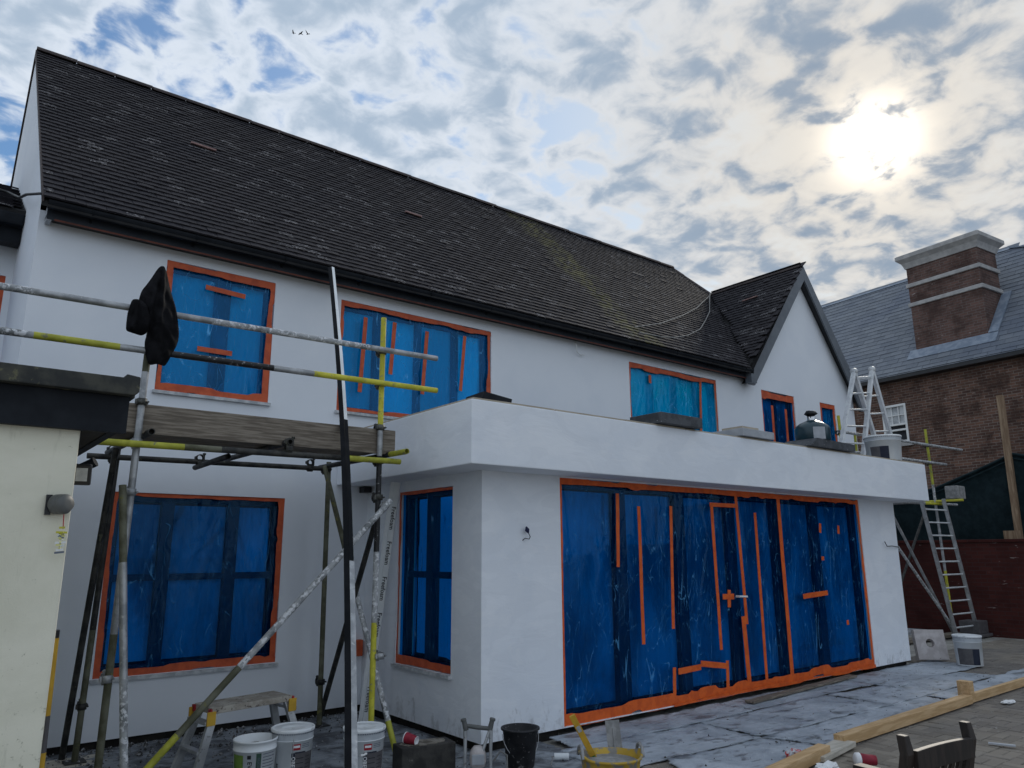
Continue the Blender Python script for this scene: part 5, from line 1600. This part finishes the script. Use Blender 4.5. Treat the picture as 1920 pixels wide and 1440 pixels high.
for sg in (-1, 1):
    mb = MB()
    prof = []
    for k in range(15):
        z = 0.0 + 0.915 * k / 14
        y = -0.18 - 0.10 * max(0, (z - 0.42) / 0.5) ** 1.2 + 0.03 * max(0, (z - 0.84) / 0.08) ** 2
        w = 0.021 if z < 0.87 else 0.021 * (1 - 0.3 * ((z - 0.87) / 0.045))
        prof.append((y, z, w))
    v = []
    for (y, z, w) in prof:
        v += [(sg * 0.215 - w, y - 0.018, z), (sg * 0.215 + w, y - 0.018, z), (sg * 0.215 + w, y + 0.018, z), (sg * 0.215 - w, y + 0.018, z)]
    f = [(i * 4 + k, i * 4 + (k + 1) % 4, (i + 1) * 4 + (k + 1) % 4, (i + 1) * 4 + k) for i in range(14) for k in range(4)] + [(0, 1, 2, 3), tuple(range(56, 60))]
    mb.add(v, f); mb.build('back_post', 'dark_wood', ch, local=True, bevel=0.004)
    mb = MB(); mb.box(sg * 0.215 - 0.02, 0.20, 0, sg * 0.215 + 0.02, 0.24, 0.62); mb.build('front_leg', 'dark_wood', ch, local=True)
    mb = MB(); mb.box(sg * 0.215 - 0.03, -0.20, 0.621, sg * 0.215 + 0.03, 0.27, 0.645); mb.build('arm_rest', 'dark_wood', ch, local=True, bevel=0.004)
mb = MB()
v = []
for k in range(11):
    x = -0.193 + 0.386 * k / 10
    top = 0.862 + 0.006 * (1 - (x / 0.193) ** 2)
    for (y, z) in ((-0.292, 0.79), (-0.268, 0.79), (-0.268, top), (-0.292, top)): v.append((x, y, z))
mb.add(v, [(i * 4 + k, i * 4 + (k + 1) % 4, (i + 1) * 4 + (k + 1) % 4, (i + 1) * 4 + k) for i in range(10) for k in range(4)] + [(0, 1, 2, 3), (40, 41, 42, 43)])
mb.build('top_rail', 'dark_wood', ch, local=True, bevel=0.003)
mb = MB(); mb.box(-0.193, -0.21, 0.48, 0.193, -0.188, 0.54); mb.build('lower_rail', 'dark_wood', ch, local=True)
for k in range(7):
    x = -0.156 + 0.052 * k
    mb = MB(); mb.bar((x, -0.20, 0.535), (x, -0.279, 0.80), 0.024, 0.012, (0, 1, 0)); mb.build('back_slat', 'dark_wood', ch, local=True)
for k in range(7):
    y = -0.16 + 0.058 * k
    mb = MB(); mb.box(-0.193, y, 0.425, 0.193, y + 0.048, 0.443); mb.build('seat_slat', 'dark_wood', ch, local=True)
mb = MB(); mb.box(-0.193, 0.205, 0.36, 0.193, 0.235, 0.42); mb.box(-0.235, -0.17, 0.37, -0.215, 0.20, 0.42); mb.box(0.215, -0.17, 0.37, 0.235, 0.20, 0.42); mb.build('seat_frame', 'dark_wood', ch, local=True)

# ------------------------------------------------------------------ beyond the right pier
c1 = (11.95, 4.78, 0.015)
t, c, rad = bucket('white_bucket', 'white bucket with a black label standing by the right pier', c1, 0.165, 0.18, 0.40, 'white_plastic', facing(c1), lid='lid_plastic')
fa = facing(c1)
patch(t, c, rad, fa - 0.85, fa + 0.85, 0.02, 0.235, 'label_grey'); patch(t, c, rad, fa + 0.28, fa + 0.85, 0.02, 0.23, 'label_navy', lift=0.002)
fp = thing('foam_slab', 'worn square foam slab with a hole leaning by the right pier', 'slab', (11.95, 5.35, 0))
mb = MB()
ctr = Vector((12.0, 5.32, 0.235)); ex = Vector((0.72, -0.69, 0)).normalized(); ey = Vector((0.15, 0.16, 0.97)).normalized(); ez = ex.cross(ey)
sq = [(-0.21, -0.21), (0.21, -0.21), (0.21, 0.21), (-0.21, 0.21)]
n = 24
inner = [(0.06 * math.cos(2 * math.pi * k / n) - 0.01, 0.06 * math.sin(2 * math.pi * k / n) + 0.02) for k in range(n)]
outer = []
for k in range(n):
    a = 2 * math.pi * k / n; m_ = max(abs(math.cos(a)), abs(math.sin(a))); outer.append((0.21 * math.cos(a) / m_, 0.21 * math.sin(a) / m_))
v = [ctr + ex * a + ey * b + ez * h for h in (-0.05, 0.05) for ring in (inner, outer) for (a, b) in ring]
f = []
for k in range(n):
    k2 = (k + 1) % n
    f += [(k, k2, n + k2, n + k), (2 * n + k, 3 * n + k, 3 * n + k2, 2 * n + k2), (k, 2 * n + k, 2 * n + k2, k2), (n + k, n + k2, 3 * n + k2, 3 * n + k)]
mb.add(v, f).build('panel', 'foam', fp)
c1 = (11.78, 5.95, 0.0)
bucket('yellow_pot', 'small yellow pot with a white top between pier and foam slab', c1, 0.09, 0.11, 0.30, 'lime_paint', 0, lid='lid_plastic')
mb = MB(); mb.bar((12.0, 6.75, 0.03), (16.0, 6.55, 0.03), 0.22, 0.05); tag(mb.build('sole_plank', 'old_timber'), 'long weathered plank on the ground under the right hand scaffold', 'plank')
MB().box(11.9, 7.3, -0.03, 16.5, 8.9, 0.02).build('path', 'slab_light', kind='structure')
mb = MB(); mb.box(15.9, 6.1, 0.0, 16.45, 6.6, 0.05); mb.box(15.98, 6.15, 0.052, 16.4, 6.5, 0.28); tag(mb.build('tool_crate', 'label_grey', bevel=0.01), 'low dark crate at the foot of the access ladder', 'crate')

rs = thing('right_scaffold', 'tube scaffold with lime painted standards behind the right end of the extension', 'scaffold', (14.5, 6.6, 0))
SY = 6.45
mtube('standard', [(15.60, SY, 0.05), (15.47, SY, 3.93)], TR, [(0.30, 'yellow_paint'), (0.45, 'galv_steel'), (0.62, 'galv_steel'), (0.72, 'splashed_steel'), (1.0, 'lime_paint')], rs)
mtube('standard', [(12.30, SY, 0.05), (12.17, SY, 3.85)], TR, [(0.7, 'galv_steel'), (1.0, 'yellow_paint')], rs)
mtube('standard', [(13.75, 7.0, 0.05), (13.75, 7.0, 3.75)], TR, [(0.7, 'galv_steel'), (1.0, 'lime_paint')], rs)
mtube('guard_rail', [(12.05, SY - 0.05, 3.56), (16.95, SY - 0.05, 3.63)], TR, [(1.0, 'splashed_steel')], rs)
mtube('guard_rail', [(12.0, SY - 0.05, 3.24), (16.1, SY - 0.05, 3.27)], TR, [(1.0, 'splashed_steel')], rs)
mtube('ledger', [(13.5, SY - 0.05, 2.44), (16.35, SY - 0.05, 2.48)], TR, [(0.5, 'galv_steel'), (0.75, 'yellow_paint'), (1.0, 'splashed_steel')], rs)
mtube('transom', [(15.52, 5.95, 2.52), (15.52, 7.3, 2.52)], TR, [(0.5, 'yellow_paint'), (1.0, 'galv_steel')], rs)
mtube('brace', [(13.75, SY + 0.1, 2.42), (15.55, SY - 0.03, 0.03)], TR, [(1.0, 'galv_steel')], rs)
mtube('brace', [(13.72, SY - 0.02, 1.66), (15.60, SY - 0.1, 0.0)], TR, [(1.0, 'splashed_steel')], rs)
mtube('brace', [(15.42, SY + 0.14, 2.40), (13.75, SY + 0.14, 0.75)], TR, [(1.0, 'dark_steel')], rs)
for p in ((15.49, SY, 3.60), (15.5, SY, 3.26), (15.52, SY, 2.48), (15.58, SY, 0.30), (12.19, SY, 3.56)): coupler(p, Z, X, rs)
MB().box(15.50, 6.02, 2.55, 15.86, 6.25, 2.80).build('stacked_bag', 'mortar', rs, bevel=0.02)
ld = thing('access_ladder', 'aluminium ladder against the right hand scaffold', 'ladder', (15.8, 6.35, 0))
la, lb, lc, ldd = Vector((15.32, 6.30, 0.05)), Vector((14.55, 6.30, 2.55)), Vector((16.15, 6.25, 0.05)), Vector((15.40, 6.25, 2.55))
for (p, q) in ((la, lb), (lc, ldd)):
    mb = MB(); mb.bar(p, q, 0.03, 0.065, (0, 1, 0)); mb.build('stile', 'alu', ld)
for k in range(10):
    t_ = 0.06 + k * 0.095
    mb = MB(); mb.tube([la.lerp(lb, t_), lc.lerp(ldd, t_)], 0.015, 8); mb.build('rung', 'alu_white', ld)

# A-frame steps on the flat roof
st = thing('stepladder', 'pale aluminium A-frame ladder standing on the flat roof near the gable', 'ladder', (12.5, 6.3, 2.86))
fl_, fr_, bl_, br_ = Vector((11.66, 6.3, 2.87)), Vector((12.36, 6.25, 2.87)), Vector((13.39, 6.32, 2.87)), Vector((13.84, 6.26, 2.87))
tl_, tr_ = Vector((12.58, 6.3, 4.66)), Vector((13.20, 6.28, 4.78))
for (p, q, sd) in ((fl_, tl_, 0), (fr_, tr_, 0), (bl_, tl_, 1), (br_, tr_, 1)):
    mb = MB(); mb.bar(p, q, 0.045, 0.075, (0.3, 1, 0)); mb.build('stile', 'alu_white', st)
for k in range(6):
    t_ = 0.10 + k * 0.165
    mb = MB(); mb.tube([fl_.lerp(tl_, t_), fr_.lerp(tr_, t_)], 0.016, 8); mb.build('rung', 'alu_white', st)
    mb = MB(); mb.tube([bl_.lerp(tl_, t_), br_.lerp(tr_, t_)], 0.016, 8); mb.build('rung', 'alu_white', st)
for p in (tl_, tr_):
    mb = MB(); mb.lathe([(0.001, -0.035), (0.055, -0.035), (0.055, 0.035), (0.001, 0.035)], p, 14, tr_ - tl_); mb.build('hinge', 'alu_white', st)

# things along the parapet
tr = thing('black_tray', 'flat black plastic tray lying on the left corner of the parapet', 'tray', (3.8, 5.2, 2.87))
mb = MB(); mb.poly([(3.63, 5.03, 2.873), (3.975, 5.06, 2.873), (3.985, 5.06, 2.912), (3.66, 5.03, 2.938)], (0.02, 0.30, 0.0)); mb.build('shell', 'black_trim', tr, bevel=0.004)
mb = MB(); mb.box(5.80, 4.93, 2.874, 6.46, 5.36, 2.985); tag(mb.build('dark_slab', 'slab_dark', bevel=0.006), 'dark speckled slab overhanging the parapet below the bright blue window', 'slab', 'slabs lying along the parapet')
mb = MB(); mb.box(7.22, 4.96, 2.876, 7.84, 5.40, 2.962); tag(mb.build('pale_slab', 'slab_light', bevel=0.006), 'pale grey slab on the parapet between the two dark slabs', 'slab', 'slabs lying along the parapet')
mb = MB(); mb.box(7.30, 5.02, 2.964, 7.62, 5.3, 3.0); tag(mb.build('pale_offcut', 'coping_wood', bevel=0.004), 'small flat offcut lying on the pale slab', 'offcut')
mb = MB(); mb.poly([(8.60, 4.95, 2.874), (9.66, 4.95, 2.874), (9.70, 4.95, 2.89), (9.70, 4.95, 2.97), (8.78, 4.95, 2.985)], (0, 0.45, 0)); tag(mb.build('dark_slab', 'slab_dark', bevel=0.006), 'longer dark slab on the parapet carrying the teal bottle', 'slab', 'slabs lying along the parapet')
gb_ = thing('pressure_bottle', 'teal pressure bottle with metal neck and dark cap on the parapet slab', 'bottle', (8.95, 5.12, 2.985))
bc_ = Vector((9.02, 5.15, 2.975))
mb = MB(); mb.lathe([(0.001, 0), (0.205, 0.0), (0.22, 0.02), (0.22, 0.16), (0.208, 0.195), (0.15, 0.24), (0.07, 0.275), (0.06, 0.28), (0.001, 0.28)], bc_, 32); mb.build('body', 'teal_paint', gb_)
mb = MB(); mb.lathe([(0.05, 0.275), (0.05, 0.37), (0.001, 0.37)], bc_, 20); mb.build('neck', 'chrome', gb_)
mb = MB(); mb.lathe([(0.06, 0.35), (0.085, 0.365), (0.06, 0.40), (0.001, 0.41)], bc_, 20); mb.obox(bc_ + Vector((-0.08, -0.03, 0.378)), (0.045, 0.0, 0), (0, 0.02, 0), (0, 0, 0.014)); mb.build('cap', 'frame_black', gb_)
fa = facing(bc_)
radb = lambda z: 0.221
patch(gb_, bc_, radb, fa + 0.05, fa + 0.75, 0.01, 0.165, 'slab_light')
c1 = (11.05, 5.22, 2.868)
t, c, rad = bucket('white_bucket', 'white bucket with a black label on the flat roof by the stepladder', c1, 0.225, 0.25, 0.36, 'white_plastic', facing(c1), lid='lid_plastic')
fa = facing(c1); patch(t, c, rad, fa - 0.8, fa - 0.2, 0.0, 0.20, 'label_grey'); patch(t, c, rad, fa - 0.2, fa + 0.3, 0.0, 0.20, 'label_navy')

# fittings on the walls
wr = thing('wall_wire', 'blue capped cable end poking out of the left pier', 'cable', (4.37, 5.38, 1.74))
mb = MB(); mb.tube([(4.345, 5.385, 1.70), (4.36, 5.36, 1.722), (4.395, 5.345, 1.715), (4.405, 5.34, 1.735), (4.385, 5.345, 1.772)], 0.004, 8); mb.build('wire', 'cable_black', wr)
mb = MB(); mb.tube([(4.388, 5.345, 1.768), (4.372, 5.343, 1.795), (4.362, 5.345, 1.825)], [0.006, 0.022, 0.006], 10); mb.build('cap', 'blue_bag', wr)
mb = MB(); mb.tube([(11.48, 5.37, 1.645), (11.35, 5.34, 1.65), (11.22, 5.34, 1.66), (11.1, 5.35, 1.655), (11.02, 5.34, 1.72)], 0.006, 8); tag(mb.build('wall_cable', 'cable_black'), 'thin loose cable coming out of the right hand pier', 'cable')
sb = thing('socket_box', 'orange taped socket box low in the corner of the main wall', 'socket', (3.80, 7.53, 0.6))
MB().box(3.72, 7.45, 0.55, 3.86, 7.528, 0.71).build('case', 'tape', sb, bevel=0.006)
MB().box(3.71, 7.462, 0.55, 3.719, 7.528, 0.70).build('side_plate', 'plinth', sb)
mb = MB(); mb.box(3.78, 7.40, 2.24, 3.87, 7.52, 2.305); tag(mb.build('corner_vent', 'frame_black', bevel=0.006), 'small black box fixed high in the corner under the soffit', 'vent')
mb = MB(); mb.tube([(5.0, 0, 0), (5.0, 0, 0.001)], 0.001, 3)
# cables on the roof
mb = MB(); mb.tube([(12.9, 9.42, 7.06), (12.77, 9.34, 6.95), (12.1, 9.0, 6.6), (11.37, 8.64, 6.2), (10.35, 8.19, 5.73), (9.22, 7.74, 5.26), (8.24, 7.44, 4.94)], 0.009, 8)
tag(mb.build('roof_cable', 'cable_grey'), 'upper strand of loose grey cable across the tiles by the valley', 'cable', 'cable on the roof')
mb = MB(); mb.tube([(12.9, 9.43, 7.06), (12.59, 9.22, 6.84), (12.2, 8.95, 6.52), (11.77, 8.64, 6.21), (11.12, 8.27, 5.81), (10.46, 7.9, 5.43), (9.72, 7.6, 5.11), (9.14, 7.43, 4.93), (8.76, 7.36, 4.86), (8.22, 7.32, 4.82)], 0.009, 8)
tag(mb.build('roof_cable', 'cable_grey'), 'lower looping strand of loose grey cable near the gutter', 'cable', 'cable on the roof')
mb = MB(); mb.tube([(0.50, 7.30, 4.70), (0.40, 7.6, 4.78), (0.38, 8.2, 4.98), (0.30, 8.9, 5.3), (-0.4, 9.1, 5.45)], 0.013, 8)
tag(mb.build('overhead_cable', 'cable_black'), 'black overhead cable crossing the left gable end to the eaves', 'cable')
for (a, b, lb_) in (((2.06, 9.01, 6.56), (2.36, 9.0, 6.55), 'pinkish stick lying on the tiles high on the left'), ((5.06, 8.94, 6.49), (5.33, 8.93, 6.48), 'pinkish stick lying on the tiles in mid roof'), ((12.57, 8.42, 6.53), (12.59, 8.09, 6.55), 'pinkish stick lying on the gable roof tiles')):
    mb = MB(); mb.bar(a, b, 0.035, 0.02); tag(mb.build('roof_stick', 'roof_stick'), lb_, 'stick', 'sticks on the roof')

# ------------------------------------------------------------------ neighbouring house
NA = R(6.2)
nb = thing('neighbour_house', 'old brick house with slate roof and tall chimney behind the right hand boundary', 'house', (22.454, 11.06, 0), -NA)
# local frame: +y runs along the wall away from the camera, -x faces us
L_ = True
mb = MB()
wall_with_holes(mb, -16, 8, 0, 6.65, [(-1.31, -0.57, 4.66, 5.80)], lambda u, v, n=0: (-n, u, v), 0.12)
mb.add([(0, 8, 0), (6, 8, 0), (6, 8, 6.65), (3, 8, 10.4), (0, 8, 6.65)], [(0, 1, 2, 3, 4)])
mb.add([(0, -16, 0), (6, -16, 0), (6, -16, 6.65), (0, -16, 6.65)], [(0, 1, 2, 3)])
mb.build('wall', 'brick_neighbour', nb, local=True)
mb = MB(); mb.box(-0.30, -16, 6.47, -0.002, 8, 6.56); mb.box(-0.34, -16, 6.47, -0.302, 8, 6.62); mb.build('eaves', 'frame_black', nb, local=True)
mb = MB(); SP = (10.52 - 6.60) / 3.3
mb.poly([(-0.3, -14, 6.58), (-0.3, 8.2, 6.58), (3.0, 8.2, 10.50), (3.0, -3.45, 10.50), (0.4, -14, 7.4)], (0, 0, -0.06))
mb.poly([(3.0, -3.45, 10.5), (3.0, 8.2, 10.5), (6.3, 8.2, 6.58), (6.3, -6.5, 6.58)], (0, 0, -0.06))
mb.poly([(3.0, -3.45, 10.5), (6.3, -6.5, 6.58), (0.4, -14, 7.4)], (0, 0, -0.06))
nroof = mb.build('roof', 'underlay', nb, local=True)
sv = []
w_, l_, th_ = 0.345, 0.34, 0.012
for (y, z0) in ((0, 0.022), (l_, 0.004)):
    for x in (-w_ / 2, w_ / 2): sv += [(x, y, z0 - th_), (x, y, z0)]
sfc = [(1, 3, 7, 5), (0, 2, 3, 1), (0, 1, 5, 4), (2, 6, 7, 3)]
slate_me = bpy.data.meshes.new('slate'); slate_me.from_pydata(sv, [], sfc); slate_me.materials.append(M['slate'])
upn = Vector((1, 0, SP)).normalized(); nn_ = Vector((-SP, 0, 1)).normalized(); al = Vector((0, -1, 0))
cells = []
for r_ in range(26):
    for c_ in range(50):
        p = Vector((-0.34, 7.6 - (c_ + (0.5 if r_ % 2 else 0)) * 0.352, 6.565)) + upn * (r_ * 0.2)
        if p.z > 10.47: continue
        if p.y < -3.45 - (10.5 - p.z) * 2.5: continue
        if p.y < -8.5: continue
        cells.append(Matrix.Translation(p + nn_ * rnd.uniform(0, 0.006)) @ Matrix((al, upn, nn_)).transposed().to_4x4() @ Euler((rnd.uniform(-0.01, 0.01), 0, rnd.uniform(-0.012, 0.012))).to_matrix().to_4x4())
wmN = WM(nb)
cells.sort(key=lambda q: ((wmN @ q.translation) - Vector((0, 0, 1.6))).length + (100 if q.translation.y < -5.5 or q.translation.y > 3 else 0))
mb = MB()
for q, mt in enumerate(cells):
    if q < 300:
        o = bpy.data.objects.new('slate', slate_me); col.objects.link(o); o.parent = nroof
        l, r, s = mt.decompose(); o.location = l; o.rotation_euler = r.to_euler()
    else: mb.add([mt @ Vector(p) for p in sv], sfc)
mb.build('upper_slates', 'slate', nroof, local=True, kind='stuff')
mb = MB(); mb.poly([(2.93, -3.5, 10.50), (2.93, 8.2, 10.50), (3.0, 8.2, 10.57), (3.07, 8.2, 10.5), (3.07, -3.5, 10.5), (3.0, -3.5, 10.57)]); mb.add([(2.9, -3.5, 10.48), (2.9, 8.2, 10.48), (3.0, 8.2, 10.57), (3.0, -3.5, 10.57)], [(0, 1, 2, 3)]); mb.add([(3.1, -3.5, 10.48), (3.1, 8.2, 10.48), (3.0, 8.2, 10.57), (3.0, -3.5, 10.57)], [(0, 1, 2, 3)])
mb.build('ridge', 'lead', nroof, local=True)
mb = MB(); mb.bar((3.0, -3.45, 10.53), (0.4, -14, 7.44), 0.22, 0.04); mb.build('hip', 'lead', nroof, local=True)
# chimney
chm = MB(); chm.box(0.30, -3.69, 7.0, 1.35, -1.67, 10.0)
chim = chm.build('chimney', 'brick_chimney', nb, local=True)
mb = MB(); mb.box(0.25, -3.74, 9.28, 1.40, -1.62, 9.40); mb.build('stone_band', 'stone_band', chim, local=True, bevel=0.02)
mb = MB(); mb.box(0.25, -3.74, 8.68, 1.40, -1.62, 8.80); mb.build('stone_band', 'stone_band', chim, local=True, bevel=0.02)
mb = MB()
v = []
for (e, z) in ((0.03, 9.88), (0.05, 9.95), (0.09, 10.05), (0.17, 10.13), (0.20, 10.16), (0.20, 10.27), (0.16, 10.30)):
    v += [(0.30 - e, -3.69 - e, z), (1.35 + e, -3.69 - e, z), (1.35 + e, -1.67 + e, z), (0.30 - e, -1.67 + e, z)]
mb.add(v, [(i * 4 + k, i * 4 + (k + 1) % 4, (i + 1) * 4 + (k + 1) % 4, (i + 1) * 4 + k) for i in range(6) for k in range(4)] + [(24, 25, 26, 27), (0, 1, 2, 3)]); mb.build('cornice', 'stone_band', chim, local=True)
mb = MB()
mb.poly([(0.05, -3.95, 7.02), (0.05, -1.5, 7.02), (0.31, -1.5, 7.33), (0.31, -3.95, 7.33)], (-0.03, 0, 0.035))
mb.poly([(0.28, -3.95, 7.34), (0.28, -3.70, 7.34), (1.4, -3.70, 8.68), (1.4, -3.95, 8.68)], (-0.03, 0, 0.035))
mb.build('lead_flashing', 'lead', chim, local=True)
# sash window
NP = lambda u, v, n=0: (-n, u, v)
f = MB()
for (a, b, c_, d_) in ((-1.31, -0.57, 5.74, 5.80), (-1.31, -0.57, 4.66, 4.73), (-1.31, -1.25, 4.73, 5.74), (-0.63, -0.57, 4.73, 5.74)): pbox(f, NP, a, b, c_, d_, -0.1, 0.02)
pbox(f, NP, -1.25, -0.63, 5.18, 5.23, -0.095, 0.0)
pbox(f, NP, -1.25, -0.63, 5.02, 5.07, -0.09, 0.005)
wn = f.build('sash_window', 'frame_white', nb, local=True)
for k in range(2):
    x = -1.25 + 0.62 * (k + 1) / 3
    mb = MB(); pbox(mb, NP, x - 0.012, x + 0.012, 5.23, 5.74, -0.085, -0.03); mb.build('glazing_bar', 'frame_white', wn, local=True)
mb = MB(); pbox(mb, NP, -1.25, -0.63, 5.475, 5.50, -0.083, -0.032); mb.build('glazing_bar', 'frame_white', wn, local=True)
mb = MB(); pbox(mb, NP, -1.26, -0.62, 5.2, 5.75, -0.075, -0.068); mb.build('pane', 'pale_glass', wn, local=True)
mb = MB(); pbox(mb, NP, -1.26, -0.62, 4.70, 5.2, -0.115, -0.105); mb.build('pane', 'interior', wn, local=True)
mb = MB(); pbox(mb, NP, -1.42, -0.46, 4.55, 4.655, -0.02, 0.09); mb.build('sill', 'stone_band', wn, local=True)
# flue pole beyond the gable
an = thing('aerial_pole', 'thin pole with cross arms rising above the neighbouring roof beside the gable', 'aerial', (21.0, 13.0, 6.0))
mb = MB(); mb.tube([(20.9, 12.9, 6.0), (20.9, 12.9, 9.9)], 0.05, 8); mb.build('mast', 'slab_light', an)
mb = MB(); mb.tube([(20.9, 12.9, 9.8), (20.75, 13.0, 10.25)], 0.02, 6); mb.tube([(20.9, 12.9, 9.7), (20.55, 13.2, 10.0)], 0.015, 6); mb.build('arm', 'cable_grey', an)

# boundary wall, netting and post
bw = MB(); bw.box(16.6, -6.0, -0.05, 16.82, 11.5, 1.74)
bwall = tag(bw.build('boundary_wall', 'brick_boundary'), 'low dark red brick boundary wall along the right side', 'wall')
mb = MB(); mb.box(16.57, -6.0, 1.742, 16.85, 11.5, 1.80); mb.build('coping', 'brick_boundary', bwall, bevel=0.01)
mb = MB()
ys = [12.0, 9.5, 7.8, 7.0, 6.2, 5.49, 5.1, 4.2, 2.5, 0, -3]
zs = [2.2, 2.45, 2.70, 2.88, 3.17, 3.45, 3.34, 3.22, 3.05, 2.9, 2.8]
P_ = []
for i in range(len(ys) - 1):
    for k in range(8):
        t_ = k / 8; P_.append((ys[i] + (ys[i + 1] - ys[i]) * t_, zs[i] + (zs[i + 1] - zs[i]) * t_))
P_.append((ys[-1], zs[-1])); nP = len(P_)
v = []
rows = 10
for j in range(rows + 1):
    for i, (y, z) in enumerate(P_):
        zz = 1.70 + (z - 1.70) * j / rows
        x = 17.0 + 0.035 * math.sin(3.3 * y + 1.7 * j * 0.4) * (1 - j / rows * 0.6) + 0.02 * math.sin(8 * y + 0.5 * j) + (rows - j) * 0.012
        v.append((x, y, zz))
mb.add(v, [(j * nP + i, j * nP + i + 1, (j + 1) * nP + i + 1, (j + 1) * nP + i) for j in range(rows) for i in range(nP - 1)], True)
# folded hem along the top edge
for off, dz in ((-0.03, 0.0), (-0.045, -0.09)):
    mb.tube([(17.0 + off, y, z + dz) for (y, z) in P_], 0.032 if dz == 0 else 0.016, 6)
net = tag(mb.build('screen_netting', 'netting'), 'dark green screening net rising to a peak behind the boundary wall', 'netting')
mb = MB(); mb.bar((16.88, 5.56, 1.80), (16.92, 5.54, 4.64), 0.11, 0.11, (1, 0, 0)); 
ps = tag(mb.build('timber_post', 'post_timber', bevel=0.006), 'tall square timber post standing behind the boundary wall', 'post')
mb = MB(); mb.box(16.80, 5.50, 1.802, 16.86, 5.80, 1.96); mb.build('cleat', 'post_timber', ps)

# ------------------------------------------------------------------ birds
bird_spots = [(0.2726, 0.7568, 0.594), (0.2802, 0.7534, 0.5948), (0.2874, 0.7502, 0.5955)]


def bird(c, label, s, ang, flap):
    t = thing('bird', label, 'bird', c, ang, 'birds flying above the roof')
    mb = MB(); mb.lathe([(0.001, -0.20), (0.03, -0.17), (0.055, -0.08), (0.06, 0.0), (0.045, 0.10), (0.035, 0.14), (0.03, 0.18), (0.001, 0.22)], (0, 0, 0), 12, (1, 0, 0))
    mb.v = [(x * s, y * s, z * s) for (x, y, z) in mb.v]
    mb.build('body', 'bird_feather', t, local=True)
    for sg in (-1, 1):
        mb = MB(); mb.poly([(0.08 * s, sg * 0.04 * s, 0.02 * s), (0.12 * s, sg * 0.25 * s, 0.20 * s * flap), (0.0, sg * 0.55 * s, 0.28 * s * flap), (-0.04 * s, sg * 0.25 * s, 0.15 * s * flap), (-0.10 * s, sg * 0.04 * s, 0.02 * s)], (0, 0, 0.012 * s)); mb.build('wing', 'bird_feather', t, local=True)
    mb = MB(); mb.poly([(-0.15 * s, -0.02 * s, 0), (-0.32 * s, -0.06 * s, 0), (-0.32 * s, 0.06 * s, 0), (-0.15 * s, 0.02 * s, 0)], (0, 0, 0.01 * s)); mb.build('tail', 'bird_feather', t, local=True)


for k, (dv, lb_) in enumerate(zip(bird_spots, ('leftmost of three birds in the sky above the roof', 'middle one of three birds in the sky above the roof', 'rightmost of three birds in the sky above the roof'))):
    p = Vector((0, 0, 1.6)) + Vector(dv).normalized() * 60
    bird(tuple(p), lb_, (0.50, 0.56, 0.52)[k], R((150, 190, 120)[k]), (0.7, 0.25, 1.1)[k])
